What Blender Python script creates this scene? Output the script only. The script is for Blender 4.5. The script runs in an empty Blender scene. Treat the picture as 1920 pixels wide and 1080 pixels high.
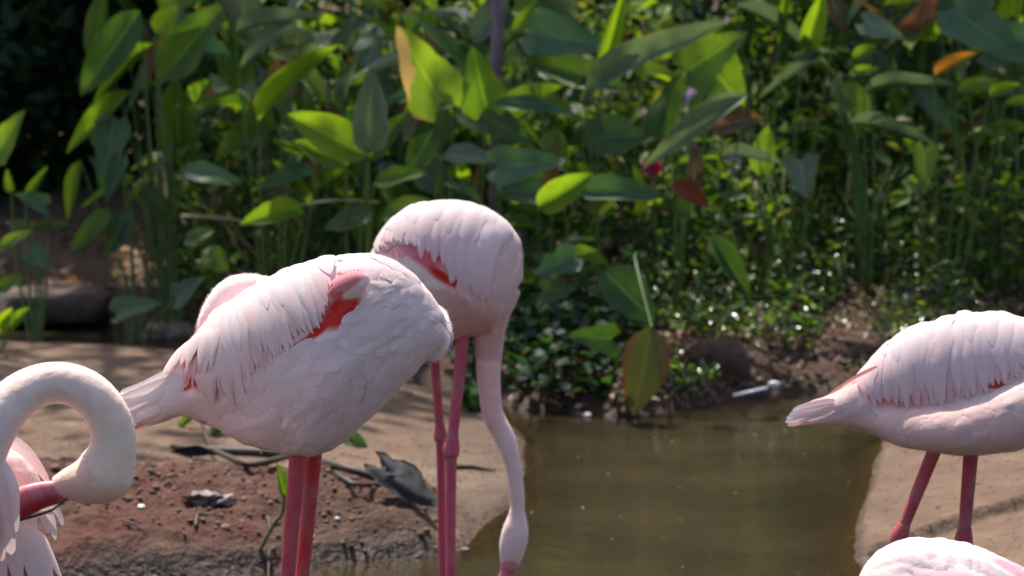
import bpy, math, random
import numpy as np
from mathutils import Vector, Matrix, noise
from mathutils.bvhtree import BVHTree

random.seed(11)
RNG = np.random.default_rng(11)
R = math.radians
SC = bpy.context.scene
COL = SC.collection

# ------------------------------------------------------------------ camera
FPX = 5500.0                      # focal length in pixels of the 1920 wide photograph
CAMZ = 1.8
TH = math.atan(740.0 / FPX)       # downward pitch
cam_d = bpy.data.cameras.new('camera')
cam = bpy.data.objects.new('camera', cam_d)
COL.objects.link(cam)
cam.location = (0, 0, CAMZ)
cam.rotation_euler = (math.pi / 2 - TH, 0, 0)
cam_d.sensor_width = 36.0
cam_d.lens = FPX / 1920.0 * 36.0
cam_d.clip_start = 0.05
cam_d.clip_end = 400.0
cam_d.dof.use_dof = True
cam_d.dof.focus_distance = 5.48
cam_d.dof.aperture_fstop = 5.5
SC.camera = cam

# ------------------------------------------------------------------ light
SUN_EL, SUN_AZ = 63.0, -24.0       # behind the scene, azimuth east(-)/west(+) of straight ahead
w = bpy.data.worlds.new('World')
SC.world = w
w.use_nodes = True
nt = w.node_tree
sky = nt.nodes.new('ShaderNodeTexSky')
sky.sky_type = 'NISHITA'
sky.sun_disc = False
sky.sun_elevation = R(SUN_EL)
sky.sun_rotation = R(SUN_AZ)
sky.air_density = 1.0
sky.dust_density = 3.0
bg = nt.nodes['Background']
nt.links.new(sky.outputs[0], bg.inputs[0])
bg.inputs[1].default_value = 0.13
sd_ = bpy.data.lights.new('sun', 'SUN')
sd_.energy = 5.0
sd_.angle = R(0.6)
sd_.color = (1.0, 0.93, 0.82)
sun = bpy.data.objects.new('sun', sd_)
COL.objects.link(sun)
_sdir = Vector((math.sin(R(SUN_AZ)) * math.cos(R(SUN_EL)), math.cos(R(SUN_AZ)) * math.cos(R(SUN_EL)), math.sin(R(SUN_EL))))
sun.rotation_euler = _sdir.to_track_quat('Z', 'Y').to_euler()
sun.location = (2, 12, 14)

SC.view_settings.view_transform = 'Standard'
SC.view_settings.look = 'None'
SC.view_settings.exposure = 0.58
SC.view_settings.gamma = 1.0
SC.view_settings.use_curve_mapping = False
SC.render.engine = 'CYCLES'
SC.cycles.use_denoising = True
SC.cycles.max_bounces = 7
SC.cycles.transparent_max_bounces = 8
SC.cycles.caustics_reflective = False
SC.cycles.caustics_refractive = False
SC.cycles.sample_clamp_indirect = 6.0

# ------------------------------------------------------------------ measuring helpers
_c, _s = math.cos(TH), math.sin(TH)
CAMP = Vector((0, 0, CAMZ))
def ray(px, py):
    u, v = (px - 960.0) / FPX, (540.0 - py) / FPX
    return Vector((u, _c + v * _s, -_s + v * _c))
def P(px, py, D):
    d = ray(px, py)
    return CAMP + d * (D / d.y)
def G(px, py, z=0.0):
    d = ray(px, py)
    return CAMP + d * ((z - CAMZ) / d.z)
def topx(p):
    q = Vector(p) - CAMP
    f = q.y * _c - q.z * _s
    return 960 + FPX * q.x / f, 540 - FPX * (q.y * _s + q.z * _c) / f
def lin(c):
    return tuple(((x / 12.92) if x <= 0.04045 else ((x + 0.055) / 1.055) ** 2.4) for x in c)
def hx(h):
    return lin(tuple(int(h[i:i + 2], 16) / 255 for i in (0, 2, 4)))

# ------------------------------------------------------------------ object helpers
def thing(name, loc, label, cat, group=None, kind=None):
    o = bpy.data.objects.new(name, None)
    COL.objects.link(o)
    o.location = loc
    o.empty_display_size = 0.05
    o['label'] = label; o['category'] = cat
    if group: o['group'] = group
    if kind: o['kind'] = kind
    return o
def tag(o, label=None, cat=None, group=None, kind=None):
    for k, v in (('label', label), ('category', cat), ('group', group), ('kind', kind)):
        if v: o[k] = v
    return o
def root_of(o):
    while o.parent: o = o.parent
    return o
class MB:
    """collects world-space geometry for one mesh object"""
    def __init__(s):
        s.v = []; s.f = []; s.c = []; s.uv = []
    def add(s, vs, fs, col=None, uvs=None):
        b = len(s.v)
        s.v += [tuple(p) for p in vs]
        s.f += [tuple(b + i for i in f) for f in fs]
        if col is None: col = (1, 1, 1)
        s.c += (list(col) if (len(col) == len(vs) and hasattr(col[0], '__len__')) else [col] * len(vs))
        s.uv += list(uvs) if uvs is not None else [(0, 0)] * len(vs)
    def build(s, name, mat, parent=None, smooth=True, loc=None):
        off = Vector(root_of(parent).location) if parent else Vector(loc if loc is not None else (0, 0, 0))
        me = bpy.data.meshes.new(name)
        V = np.array(s.v, dtype=np.float32) - np.array(off, dtype=np.float32)
        me.from_pydata(V.tolist(), [], s.f)
        ca = me.color_attributes.new('Col', 'FLOAT_COLOR', 'POINT')
        ca.data.foreach_set('color', np.array([(c[0], c[1], c[2], 1) for c in s.c], dtype=np.float32).ravel())
        uvl = me.uv_layers.new(name='UVMap')
        li = np.empty(len(me.loops), dtype=np.int32); me.loops.foreach_get('vertex_index', li)
        uvl.data.foreach_set('uv', np.array(s.uv, dtype=np.float32)[li].ravel())
        me.polygons.foreach_set('use_smooth', [smooth] * len(me.polygons))
        me.materials.append(mat)
        me.update()
        o = bpy.data.objects.new(name, me)
        COL.objects.link(o)
        if parent: o.parent = parent
        elif loc is not None: o.location = loc
        return o

def catmull(pts, n):
    """pts: list of float tuples of any length; returns n samples per span"""
    A = np.array(pts, dtype=float); out = []
    m = len(A)
    for i in range(m - 1):
        p0, p1, p2, p3 = A[max(i - 1, 0)], A[i], A[i + 1], A[min(i + 2, m - 1)]
        for k in range(n):
            t = k / n
            out.append(0.5 * ((2 * p1) + (-p0 + p2) * t + (2 * p0 - 5 * p1 + 4 * p2 - p3) * t * t + (-p0 + 3 * p1 - 3 * p2 + p3) * t ** 3))
    out.append(A[-1])
    return out
def tube(mb, pts, rad, seg=8, col=(1, 1, 1), smooth=0, cap=True, flat=1.0, vscale=1.0):
    """pts world positions, rad list of radii"""
    if smooth:
        q = catmull([tuple(p) + (r,) for p, r in zip(pts, rad)], smooth)
        cols = None
        pts = [Vector(x[:3]) for x in q]; rad = [max(x[3], 1e-4) for x in q]
    else:
        pts = [Vector(p) for p in pts]
    vs, fs, uvs = [], [], []
    n = len(pts)
    up = None; L = 0
    for i, p in enumerate(pts):
        t = (pts[min(i + 1, n - 1)] - pts[max(i - 1, 0)])
        if t.length < 1e-9: t = Vector((0, 0, 1))
        t.normalize()
        if up is None:
            up = t.cross(Vector((0, 1, 0)))
            if up.length < 0.1: up = t.cross(Vector((1, 0, 0)))
        up = (up - t * up.dot(t)).normalized()
        sd = t.cross(up)
        if i: L += (p - pts[i - 1]).length
        for k in range(seg):
            a = 2 * math.pi * k / seg
            vs.append(p + up * math.cos(a) * rad[i] + sd * math.sin(a) * rad[i] * flat)
            uvs.append((k / seg, L * vscale))
    for i in range(n - 1):
        for k in range(seg):
            k2 = (k + 1) % seg
            fs.append((i * seg + k, i * seg + k2, (i + 1) * seg + k2, (i + 1) * seg + k))
    if cap:
        fs.append(tuple(range(seg))[::-1]); fs.append(tuple((n - 1) * seg + k for k in range(seg)))
    if callable(col): col = [col(i // seg / (n - 1), vs[i]) for i in range(len(vs))]
    mb.add(vs, fs, col, uvs)
def loft(mb, secs, seg=26, up=3, power=2.0):
    """secs: (x_top,y_top,x_bot,y_bot,half_depth_px,D) in picture measures -> closed egg-like body"""
    q = catmull(secs, up)
    vs, fs = [], []
    for s in q:
        D = s[5]; T = P(s[0], s[1], D); B = P(s[2], s[3], D)
        c = (T + B) / 2; h = (T - B) / 2; dp = Vector((0, 1, 0)) * s[4] * D / FPX
        for k in range(seg):
            a = 2 * math.pi * k / seg
            ca, sa = math.cos(a), math.sin(a)
            vs.append(c + h * ca + dp * sa * (1.0 - 0.10 * ca))
    n = len(q)
    for i in range(n - 1):
        for k in range(seg):
            k2 = (k + 1) % seg
            fs.append((i * seg + k, i * seg + k2, (i + 1) * seg + k2, (i + 1) * seg + k))
    fs.append(tuple(range(seg))[::-1]); fs.append(tuple((n - 1) * seg + k for k in range(seg)))
    mb.add(vs, fs)
def ball(mb, c, r, scale=(1, 1, 1), rot=None, nu=14, nv=9, col=(1, 1, 1)):
    vs, fs = [], []
    for j in range(nv + 1):
        ph = math.pi * j / nv
        for i in range(nu):
            a = 2 * math.pi * i / nu
            v = Vector((math.sin(ph) * math.cos(a) * scale[0], math.sin(ph) * math.sin(a) * scale[1], math.cos(ph) * scale[2])) * r
            if rot: v = rot @ v
            vs.append(Vector(c) + v)
    for j in range(nv):
        for i in range(nu):
            i2 = (i + 1) % nu
            fs.append((j * nu + i, (j + 1) * nu + i, (j + 1) * nu + i2, j * nu + i2))
    mb.add(vs, fs, col)
def remeshed(mb, voxel, smooth_it):
    """one continuous surface out of overlapping closed shapes"""
    me = bpy.data.meshes.new('tmp'); me.from_pydata([tuple(p) for p in mb.v], [], mb.f)
    o = bpy.data.objects.new('tmp', me); COL.objects.link(o)
    m = o.modifiers.new('r', 'REMESH'); m.mode = 'VOXEL'; m.voxel_size = voxel; m.adaptivity = 0
    s = o.modifiers.new('s', 'SMOOTH'); s.factor = 0.5; s.iterations = smooth_it
    dg = bpy.context.evaluated_depsgraph_get()
    e = o.evaluated_get(dg).to_mesh()
    V = np.empty(len(e.vertices) * 3, dtype=np.float32); e.vertices.foreach_get('co', V)
    F = [tuple(p.vertices) for p in e.polygons]
    V = V.reshape(-1, 3)
    o.evaluated_get(dg).to_mesh_clear()
    bpy.data.objects.remove(o); bpy.data.meshes.remove(me)
    return V, F

# ------------------------------------------------------------------ noise on grids
def vnoise(x, y, seed):
    xi, yi = np.floor(x).astype(np.int64), np.floor(y).astype(np.int64)
    fx, fy = x - xi, y - yi
    fx, fy = fx * fx * (3 - 2 * fx), fy * fy * (3 - 2 * fy)
    def h(a, b):
        n = (a * 374761393 + b * 668265263 + seed * 974634777) & 0x7fffffff
        n = ((n ^ (n >> 13)) * 1274126177) & 0x7fffffff
        return ((n ^ (n >> 16)) & 0xffff) / 65535.0
    return (h(xi, yi) * (1 - fx) + h(xi + 1, yi) * fx) * (1 - fy) + (h(xi, yi + 1) * (1 - fx) + h(xi + 1, yi + 1) * fx) * fy
def fbm(x, y, f, oc, seed, gain=0.5):
    a, s, t = 1.0, 0.0, 0.0
    for k in range(oc):
        s = s + a * (vnoise(x * f + 17.3 * k, y * f + 9.1 * k, seed + k) - 0.5); t += a; a *= gain; f *= 2.03
    return s / t
def sdf_poly(X, Y, poly):
    """signed distance, positive inside"""
    best = np.full(X.shape, 1e9); inside = np.zeros(X.shape, dtype=bool)
    n = len(poly)
    for i in range(n):
        ax, ay = poly[i]; bx, by = poly[(i + 1) % n]
        ex, ey = bx - ax, by - ay
        t = np.clip(((X - ax) * ex + (Y - ay) * ey) / (ex * ex + ey * ey + 1e-12), 0, 1)
        best = np.minimum(best, (X - ax - t * ex) ** 2 + (Y - ay - t * ey) ** 2)
        cond = ((ay > Y) != (by > Y)) & (X < (bx - ax) * (Y - ay) / (by - ay + 1e-12) + ax)
        inside ^= cond
    d = np.sqrt(best)
    return np.where(inside, d, -d)
def gp(l): return [tuple(G(a, b)[:2]) for a, b in l]
ISLAND = gp([(-900, 640), (0, 652), (200, 657), (300, 662), (450, 684), (600, 708), (740, 722), (870, 745), (945, 782), (985, 830), (988, 880), (965, 945), (905, 992), (878, 1030),
             (800, 1046), (640, 1056), (500, 1072), (300, 1088), (0, 1105), (-500, 1130), (-1500, 1200)])
RBANK = gp([(3000, 700), (1900, 790), (1720, 805), (1662, 822), (1640, 860), (1628, 920), (1606, 1000), (1604, 1046), (1660, 1110), (1800, 1190), (2300, 1300), (3500, 1350)])
FAR = gp([(-1500, 560), (0, 598), (200, 612), (300, 625), (400, 640), (550, 672), (700, 698), (900, 740), (960, 768), (1180, 782), (1290, 765), (1380, 748), (1480, 735), (1600, 733), (1920, 712), (3500, 660)]) + [(90, 90), (-90, 90)]
def sst(a, b, x):
    t = np.clip((x - a) / (b - a), 0, 1); return t * t * (3 - 2 * t)
_c1 = G(1690, 1008, 0.05); _c2 = G(1900, 962, 0.05)
def terrain(X, Y):
    X = np.asarray(X, dtype=float); Y = np.asarray(Y, dtype=float)
    wob = 0.05 * fbm(X, Y, 3.0, 3, 5) + 0.02 * fbm(X, Y, 14.0, 2, 15)
    si = sdf_poly(X, Y, ISLAND) + wob * 0.6
    sr = sdf_poly(X, Y, RBANK) + wob * 0.5
    sf = sdf_poly(X, Y, FAR) + wob
    s = np.maximum(np.maximum(si, sr), sf)
    bed = -0.30 * (1 - np.exp(np.minimum(s, 0) / 0.45))
    # red mud along the island's front edge
    mudm = sst(8.75, 8.35, Y + 0.25 * fbm(X, Y, 2.2, 3, 31)) * sst(-0.10, -0.32, X + 0.2 * fbm(X, Y, 3.0, 2, 33))
    hi = 0.075 * (1 - np.exp(-np.maximum(si, 0) / 0.22)) * (1 - 0.55 * sst(-0.55, -0.2, X)) + 0.012 * sst(0, 0.03, si)
    hi += mudm * (0.075 * (1 - np.exp(-np.maximum(si, 0) / 0.06)) + sst(0, 0.1, si) * (0.055 * fbm(X, Y, 4.5, 4, 41) + 0.045 * fbm(X, Y, 13, 3, 44) + 0.022 * fbm(X, Y, 38, 2, 47)))
    hr = 0.06 * (1 - np.exp(-np.maximum(sr, 0) / 0.30)) + 0.10 * np.maximum(sr, 0) * 0.25
    # broken edge of the crust on the right bank
    t = (X - _c1.x) / (_c2.x - _c1.x); yc = _c1.y + (_c2.y - _c1.y) * t + 0.03 * fbm(X, Y, 9, 2, 71)
    hr += 0.034 * sst(-0.012, 0.012, Y - yc) * sst(0, 0.03, sr)
    hf = 0.10 * (1 - np.exp(-np.maximum(sf, 0) / 0.12)) + 0.135 * np.minimum(np.maximum(sf, 0), 6) + 0.03 * sst(0.1, 0.8, sf) * fbm(X, Y, 1.6, 4, 51) * 3
    land = np.where(si > 0, hi, 0) + np.where(sr > 0, hr, 0) + np.where(sf > 0, hf, 0)
    z = bed + land + sst(0, 0.1, s) * (0.006 * fbm(X, Y, 9, 3, 61) + 0.004 * fbm(X, Y, 40, 2, 62))
    return z, si, sr, sf, mudm
def TZ(x, y): return float(terrain(np.array([x]), np.array([y]))[0][0])
def ground_at(px, py):
    """point of the terrain seen at this place"""
    z = 0.0
    for _ in range(12):
        p = G(px, py, z); z = 0.5 * z + 0.5 * max(TZ(p.x, p.y), -0.3)
    p = G(px, py, z); p.z = TZ(p.x, p.y)
    return p

# ------------------------------------------------------------------ materials
def mat(name):
    m = bpy.data.materials.new(name); m.use_nodes = True
    n = m.node_tree.nodes; l = m.node_tree.links
    return m, n, l, n['Principled BSDF'], n['Material Output']
def N(n, t, **k):
    o = n.new(t)
    for a, b in k.items():
        if a in ('operation', 'blend_type', 'data_type', 'attribute_name', 'noise_dimensions', 'wave_type', 'bands_direction', 'feature', 'distance', 'vector_type', 'wave_profile'): setattr(o, a, b)
        else: o.inputs[a.replace('_', ' ')].default_value = b
    return o
def mixc(n, l, fac, a, b, bt='MIX'):
    m = n.new('ShaderNodeMix'); m.data_type = 'RGBA'; m.blend_type = bt
    for i, v in ((0, fac), (6, a), (7, b)):
        if isinstance(v, (int, float)): m.inputs[i].default_value = v
        elif isinstance(v, tuple): m.inputs[i].default_value = v + (1,) if len(v) == 3 else v
        else: l.new(v, m.inputs[i])
    return m.outputs[2]
def ramp(n, l, src, stops):
    r = n.new('ShaderNodeValToRGB')
    while len(r.color_ramp.elements) < len(stops): r.color_ramp.elements.new(0.5)
    for e, (p, c) in zip(r.color_ramp.elements, stops):
        e.position = p; e.color = (c, c, c, 1) if isinstance(c, (int, float)) else (c + (1,) if len(c) == 3 else c)
    l.new(src, r.inputs[0]); return r.outputs[0]
def bump(n, l, h, strength, dist, prev=None):
    b = n.new('ShaderNodeBump'); b.inputs['Strength'].default_value = strength; b.inputs['Distance'].default_value = dist
    l.new(h, b.inputs['Height'])
    if prev: l.new(prev, b.inputs['Normal'])
    return b.outputs[0]

def plumage_mat():
    m, n, l, b, o = mat('soft plumage')
    at = N(n, 'ShaderNodeAttribute', attribute_name='Col')
    tc = n.new('ShaderNodeTexCoord')
    n1 = N(n, 'ShaderNodeTexNoise', Scale=420.0, Detail=2.0); l.new(tc.outputs['Object'], n1.inputs['Vector'])
    n2 = N(n, 'ShaderNodeTexNoise', Scale=38.0, Detail=3.0); l.new(tc.outputs['Object'], n2.inputs['Vector'])
    c = mixc(n, l, ramp(n, l, n2.outputs[0], [(0.35, 0.0), (0.7, 0.30)]), at.outputs['Color'], lin((0.93, 0.78, 0.76)), 'MULTIPLY')
    l.new(c, b.inputs['Base Color'])
    nb = bump(n, l, n1.outputs[0], 0.35, 0.0012)
    nb = bump(n, l, n2.outputs[0], 0.5, 0.006, nb)
    l.new(nb, b.inputs['Normal'])
    b.inputs['Roughness'].default_value = 0.85
    b.inputs['Specular IOR Level'].default_value = 0.15
    b.inputs['Subsurface Weight'].default_value = 0.35
    b.inputs['Subsurface Radius'].default_value = (0.03, 0.012, 0.009)
    b.inputs['Subsurface Scale'].default_value = 0.35
    b.inputs['Sheen Weight'].default_value = 0.35
    b.inputs['Sheen Roughness'].default_value = 0.5
    return m
def feather_mat():
    m, n, l, b, o = mat('feather vane')
    at = N(n, 'ShaderNodeAttribute', attribute_name='Col')
    uv = n.new('ShaderNodeTexCoord')
    sp = n.new('ShaderNodeSeparateXYZ'); l.new(uv.outputs['UV'], sp.inputs[0])
    # barbs run outward and forward from the shaft: |u-.5| and v
    a = N(n, 'ShaderNodeMath', operation='SUBTRACT'); l.new(sp.outputs[0], a.inputs[0]); a.inputs[1].default_value = 0.5
    a2 = N(n, 'ShaderNodeMath', operation='ABSOLUTE'); l.new(a.outputs[0], a2.inputs[0])
    a3 = N(n, 'ShaderNodeMath', operation='MULTIPLY_ADD'); l.new(a2.outputs[0], a3.inputs[0]); a3.inputs[1].default_value = -0.45; l.new(sp.outputs[1], a3.inputs[2])
    cb = n.new('ShaderNodeCombineXYZ'); l.new(a3.outputs[0], cb.inputs[0]); l.new(a.outputs[0], cb.inputs[1])
    ns = N(n, 'ShaderNodeTexNoise', Scale=1.0, Detail=2.0)
    mp = n.new('ShaderNodeMapping'); mp.inputs['Scale'].default_value = (75, 5, 1); l.new(cb.outputs[0], mp.inputs[0]); l.new(mp.outputs[0], ns.inputs['Vector'])
    c = mixc(n, l, ramp(n, l, ns.outputs[0], [(0.35, 0.0), (0.7, 0.22)]), at.outputs['Color'], lin((0.9, 0.72, 0.70)), 'MULTIPLY')
    l.new(c, b.inputs['Base Color'])
    l.new(bump(n, l, ns.outputs[0], 0.35, 0.002), b.inputs['Normal'])
    b.inputs['Roughness'].default_value = 0.6
    b.inputs['Specular IOR Level'].default_value = 0.25
    b.inputs['Sheen Weight'].default_value = 0.25
    tr = n.new('ShaderNodeBsdfTranslucent'); l.new(c, tr.inputs[0])
    mx = n.new('ShaderNodeMixShader'); mx.inputs[0].default_value = 0.28
    l.new(b.outputs[0], mx.inputs[1]); l.new(tr.outputs[0], mx.inputs[2]); l.new(mx.outputs[0], o.inputs[0])
    return m
def horn_mat(name, rough, scale, bd):
    m, n, l, b, o = mat(name)
    at = N(n, 'ShaderNodeAttribute', attribute_name='Col')
    tc = n.new('ShaderNodeTexCoord')
    mp = n.new('ShaderNodeMapping'); mp.inputs['Scale'].default_value = (1, 1, 0.6); l.new(tc.outputs['Object'], mp.inputs[0])
    v = N(n, 'ShaderNodeTexVoronoi', Scale=scale, feature='DISTANCE_TO_EDGE'); l.new(mp.outputs[0], v.inputs['Vector'])
    ns = N(n, 'ShaderNodeTexNoise', Scale=30.0, Detail=4.0); l.new(tc.outputs['Object'], ns.inputs['Vector'])
    c = mixc(n, l, ramp(n, l, v.outputs[0], [(0.0, 0.35), (0.12, 0.0)]), at.outputs['Color'], (0.55, 0.25, 0.25), 'MULTIPLY')
    c = mixc(n, l, ramp(n, l, ns.outputs[0], [(0.4, 0.0), (0.7, 0.45)]), c, (0.75, 0.5, 0.55), 'MULTIPLY')
    l.new(c, b.inputs['Base Color'])
    l.new(bump(n, l, ramp(n, l, v.outputs[0], [(0.0, 0.0), (0.15, 1.0)]), 0.35, bd), b.inputs['Normal'])
    b.inputs['Roughness'].default_value = rough
    b.inputs['Subsurface Weight'].default_value = 0.15
    b.inputs['Subsurface Radius'].default_value = (0.01, 0.003, 0.002)
    b.inputs['Subsurface Scale'].default_value = 0.5
    return m
def leaf_mat(name, col, col2, trans=0.35, rough=0.38, tcol=None, patch=None, patch_amt=0.0, spec=0.5):
    m, n, l, b, o = mat(name)
    oi = n.new('ShaderNodeObjectInfo')
    uv = n.new('ShaderNodeTexCoord')
    sp = n.new('ShaderNodeSeparateXYZ'); l.new(uv.outputs['UV'], sp.inputs[0])
    a = N(n, 'ShaderNodeMath', operation='SUBTRACT'); l.new(sp.outputs[0], a.inputs[0]); a.inputs[1].default_value = 0.5
    a2 = N(n, 'ShaderNodeMath', operation='ABSOLUTE'); l.new(a.outputs[0], a2.inputs[0])
    a3 = N(n, 'ShaderNodeMath', operation='MULTIPLY_ADD'); l.new(a2.outputs[0], a3.inputs[0]); a3.inputs[1].default_value = -0.7; l.new(sp.outputs[1], a3.inputs[2])
    a4 = N(n, 'ShaderNodeMath', operation='MULTIPLY'); l.new(a3.outputs[0], a4.inputs[0]); a4.inputs[1].default_value = 110.0
    si = N(n, 'ShaderNodeMath', operation='SINE'); l.new(a4.outputs[0], si.inputs[0])
    rib = ramp(n, l, a2.outputs[0], [(0.0, 1.0), (0.03, 0.0)])
    tn = N(n, 'ShaderNodeTexNoise', Scale=3.5, Detail=5.0, Roughness=0.6)
    ad = N(n, 'ShaderNodeVectorMath', operation='ADD'); l.new(uv.outputs['Object'], ad.inputs[0])
    cb = n.new('ShaderNodeCombineXYZ'); m1 = N(n, 'ShaderNodeMath', operation='MULTIPLY'); l.new(oi.outputs['Random'], m1.inputs[0]); m1.inputs[1].default_value = 40.0
    l.new(m1.outputs[0], cb.inputs[0]); l.new(cb.outputs[0], ad.inputs[1]); l.new(ad.outputs[0], tn.inputs['Vector'])
    c = mixc(n, l, ramp(n, l, tn.outputs[0], [(0.3, 0.0), (0.7, 1.0)]), col, col2)
    hs = n.new('ShaderNodeHueSaturation'); l.new(c, hs.inputs['Color'])
    mr = n.new('ShaderNodeMapRange'); l.new(oi.outputs['Random'], mr.inputs[0]); mr.inputs[3].default_value = 0.485; mr.inputs[4].default_value = 0.515
    mr2 = n.new('ShaderNodeMapRange'); l.new(oi.outputs['Random'], mr2.inputs[0]); mr2.inputs[3].default_value = 1.25; mr2.inputs[4].default_value = 0.7
    l.new(mr.outputs[0], hs.inputs['Hue']); l.new(mr2.outputs[0], hs.inputs['Value'])
    c = mixc(n, l, rib, hs.outputs[0], tuple(min(1, x * 1.9) for x in col2))
    if patch and name.startswith('yellow'):
        um = N(n, 'ShaderNodeMath', operation='MULTIPLY_ADD'); l.new(sp.outputs[0], um.inputs[0]); um.inputs[1].default_value = -0.9; l.new(sp.outputs[1], um.inputs[2])
        un = N(n, 'ShaderNodeMath', operation='MULTIPLY_ADD'); l.new(tn.outputs[0], un.inputs[0]); un.inputs[1].default_value = 0.5; l.new(um.outputs[0], un.inputs[2])
        c = mixc(n, l, ramp(n, l, un.outputs[0], [(0.46, 0.0), (0.48, 1.0)]), c, patch)
    elif patch:
        tn2 = N(n, 'ShaderNodeTexNoise', Scale=2.2, Detail=6.0, Roughness=0.65); l.new(ad.outputs[0], tn2.inputs['Vector'])
        c = mixc(n, l, ramp(n, l, tn2.outputs[0], [(0.60 - patch_amt * 0.25, 0.0), (0.63 - patch_amt * 0.25, 1.0)]), c, patch)
    ew = N(n, 'ShaderNodeMath', operation='MULTIPLY_ADD'); l.new(tn.outputs[0], ew.inputs[0]); ew.inputs[1].default_value = 0.45; l.new(a2.outputs[0], ew.inputs[2])
    c = mixc(n, l, ramp(n, l, ew.outputs[0], [(0.735, 0.0), (0.76, 0.8)] if name[:5] != 'broad' else [(0.58, 0.0), (0.72, 0.9)]), c, (0.30, 0.20, 0.08) if name[:5] != 'broad' else (0.17, 0.045, 0.022))
    fs_ = N(n, 'ShaderNodeTexNoise', Scale=42.0, Detail=2.0); l.new(ad.outputs[0], fs_.inputs['Vector'])
    c = mixc(n, l, ramp(n, l, fs_.outputs[0], [(0.68, 0.0), (0.72, 0.6)]), c, (0.16, 0.11, 0.05))
    rgh = ramp(n, l, tn.outputs[0], [(0.3, rough - .08), (0.7, rough + .25)]); l.new(rgh, b.inputs['Roughness'])
    l.new(c, b.inputs['Base Color'])
    b.inputs['Specular IOR Level'].default_value = spec
    nb = bump(n, l, si.outputs[0], 0.35, 0.004)
    nb = bump(n, l, tn.outputs[0], 0.4, 0.01, nb)
    l.new(nb, b.inputs['Normal'])
    tr = n.new('ShaderNodeBsdfTranslucent')
    tcc = mixc(n, l, 1.0, c, tcol if tcol else (2.6, 2.4, 0.55), 'MULTIPLY'); l.new(tcc, tr.inputs[0])
    mx = n.new('ShaderNodeMixShader'); mx.inputs[0].default_value = trans
    l.new(b.outputs[0], mx.inputs[1]); l.new(tr.outputs[0], mx.inputs[2]); l.new(mx.outputs[0], o.inputs[0])
    return m
def simple_mat(name, c1, c2, scale=20, rough=0.7, bstr=0.5, bd=0.004, spec=0.4, stretch=(1, 1, 1)):
    m, n, l, b, o = mat(name)
    tc = n.new('ShaderNodeTexCoord')
    mp = n.new('ShaderNodeMapping'); mp.inputs['Scale'].default_value = stretch; l.new(tc.outputs['Object'], mp.inputs[0])
    ns = N(n, 'ShaderNodeTexNoise', Scale=scale, Detail=6.0, Roughness=0.62); l.new(mp.outputs[0], ns.inputs['Vector'])
    l.new(ramp(n, l, ns.outputs[0], [(0.32, c1), (0.68, c2)]), b.inputs['Base Color'])
    l.new(bump(n, l, ns.outputs[0], bstr, bd), b.inputs['Normal'])
    b.inputs['Roughness'].default_value = rough
    b.inputs['Specular IOR Level'].default_value = spec
    return m
def ground_mat():
    m, n, l, b, o = mat('sand mud and litter ground')
    tc = n.new('ShaderNodeTexCoord')
    def noi(s, d=5.0, r=0.6):
        q = N(n, 'ShaderNodeTexNoise', Scale=s, Detail=d, Roughness=r); l.new(tc.outputs['Object'], q.inputs['Vector']); return q.outputs[0]
    big, mid, fine, grit = noi(2.2), noi(9.0), noi(45.0), noi(190.0, 2.0)
    A = {k: N(n, 'ShaderNodeAttribute', attribute_name=k).outputs['Fac'] for k in ('mud', 'litter', 'wet')}
    sand = ramp(n, l, mid, [(0.3, hx('62503F')), (0.5, hx('7A6453')), (0.72, hx('8B7561'))])
    sand = mixc(n, l, ramp(n, l, big, [(0.40, 0.0), (0.58, 0.85)]), sand, hx('695344'))
    vo = N(n, 'ShaderNodeTexVoronoi', Scale=26.0); l.new(tc.outputs['Object'], vo.inputs['Vector'])
    spots = ramp(n, l, vo.outputs['Distance'], [(0.10, 1.0), (0.2, 0.0)])
    sp2 = N(n, 'ShaderNodeMath', operation='MULTIPLY'); l.new(spots, sp2.inputs[0]); l.new(ramp(n, l, fine, [(0.45, 0.0), (0.55, 0.8)]), sp2.inputs[1])
    sand = mixc(n, l, sp2.outputs[0], sand, hx('46352C'))
    sand = mixc(n, l, ramp(n, l, grit, [(0.55, 0.0), (0.68, 0.55)]), sand, hx('4A3A30'))
    sand = mixc(n, l, ramp(n, l, noi(5.0, 8.0, 0.7), [(0.55, 0.0), (0.62, 0.45)]), sand, hx('574238'))
    mud = ramp(n, l, mid, [(0.25, hx('2E211B')), (0.5, hx('4E392E')), (0.78, hx('6C5243'))])
    mud = mixc(n, l, ramp(n, l, big, [(0.40, 0.0), (0.66, 0.9)]), mud, hx('5C332A'))
    mud = mixc(n, l, ramp(n, l, fine, [(0.5, 0.0), (0.72, 0.7)]), mud, hx('392720'))
    lit = ramp(n, l, fine, [(0.3, hx('241A15')), (0.5, hx('4A372C')), (0.72, hx('7A5E4B'))])
    lit = mixc(n, l, ramp(n, l, mid, [(0.45, 0.0), (0.7, 0.8)]), lit, hx('3A2922'))
    c = mixc(n, l, A['mud'], sand, mud)
    c = mixc(n, l, A['litter'], c, lit)
    wv = N(n, 'ShaderNodeMath', operation='MULTIPLY'); l.new(A['wet'], wv.inputs[0]); wv.inputs[1].default_value = 0.8
    c = mixc(n, l, wv.outputs[0], c, (0.42, 0.38, 0.33), 'MULTIPLY')
    l.new(c, b.inputs['Base Color'])
    rr = N(n, 'ShaderNodeMapRange'); l.new(A['wet'], rr.inputs[0]); rr.inputs[3].default_value = 0.88; rr.inputs[4].default_value = 0.42
    l.new(rr.outputs[0], b.inputs['Roughness'])
    b.inputs['Specular IOR Level'].default_value = 0.3
    nb = bump(n, l, grit, 0.8, 0.004); nb = bump(n, l, fine, 0.9, 0.02, nb); nb = bump(n, l, mid, 0.6, 0.04, nb)
    l.new(nb, b.inputs['Normal'])
    return m
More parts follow.
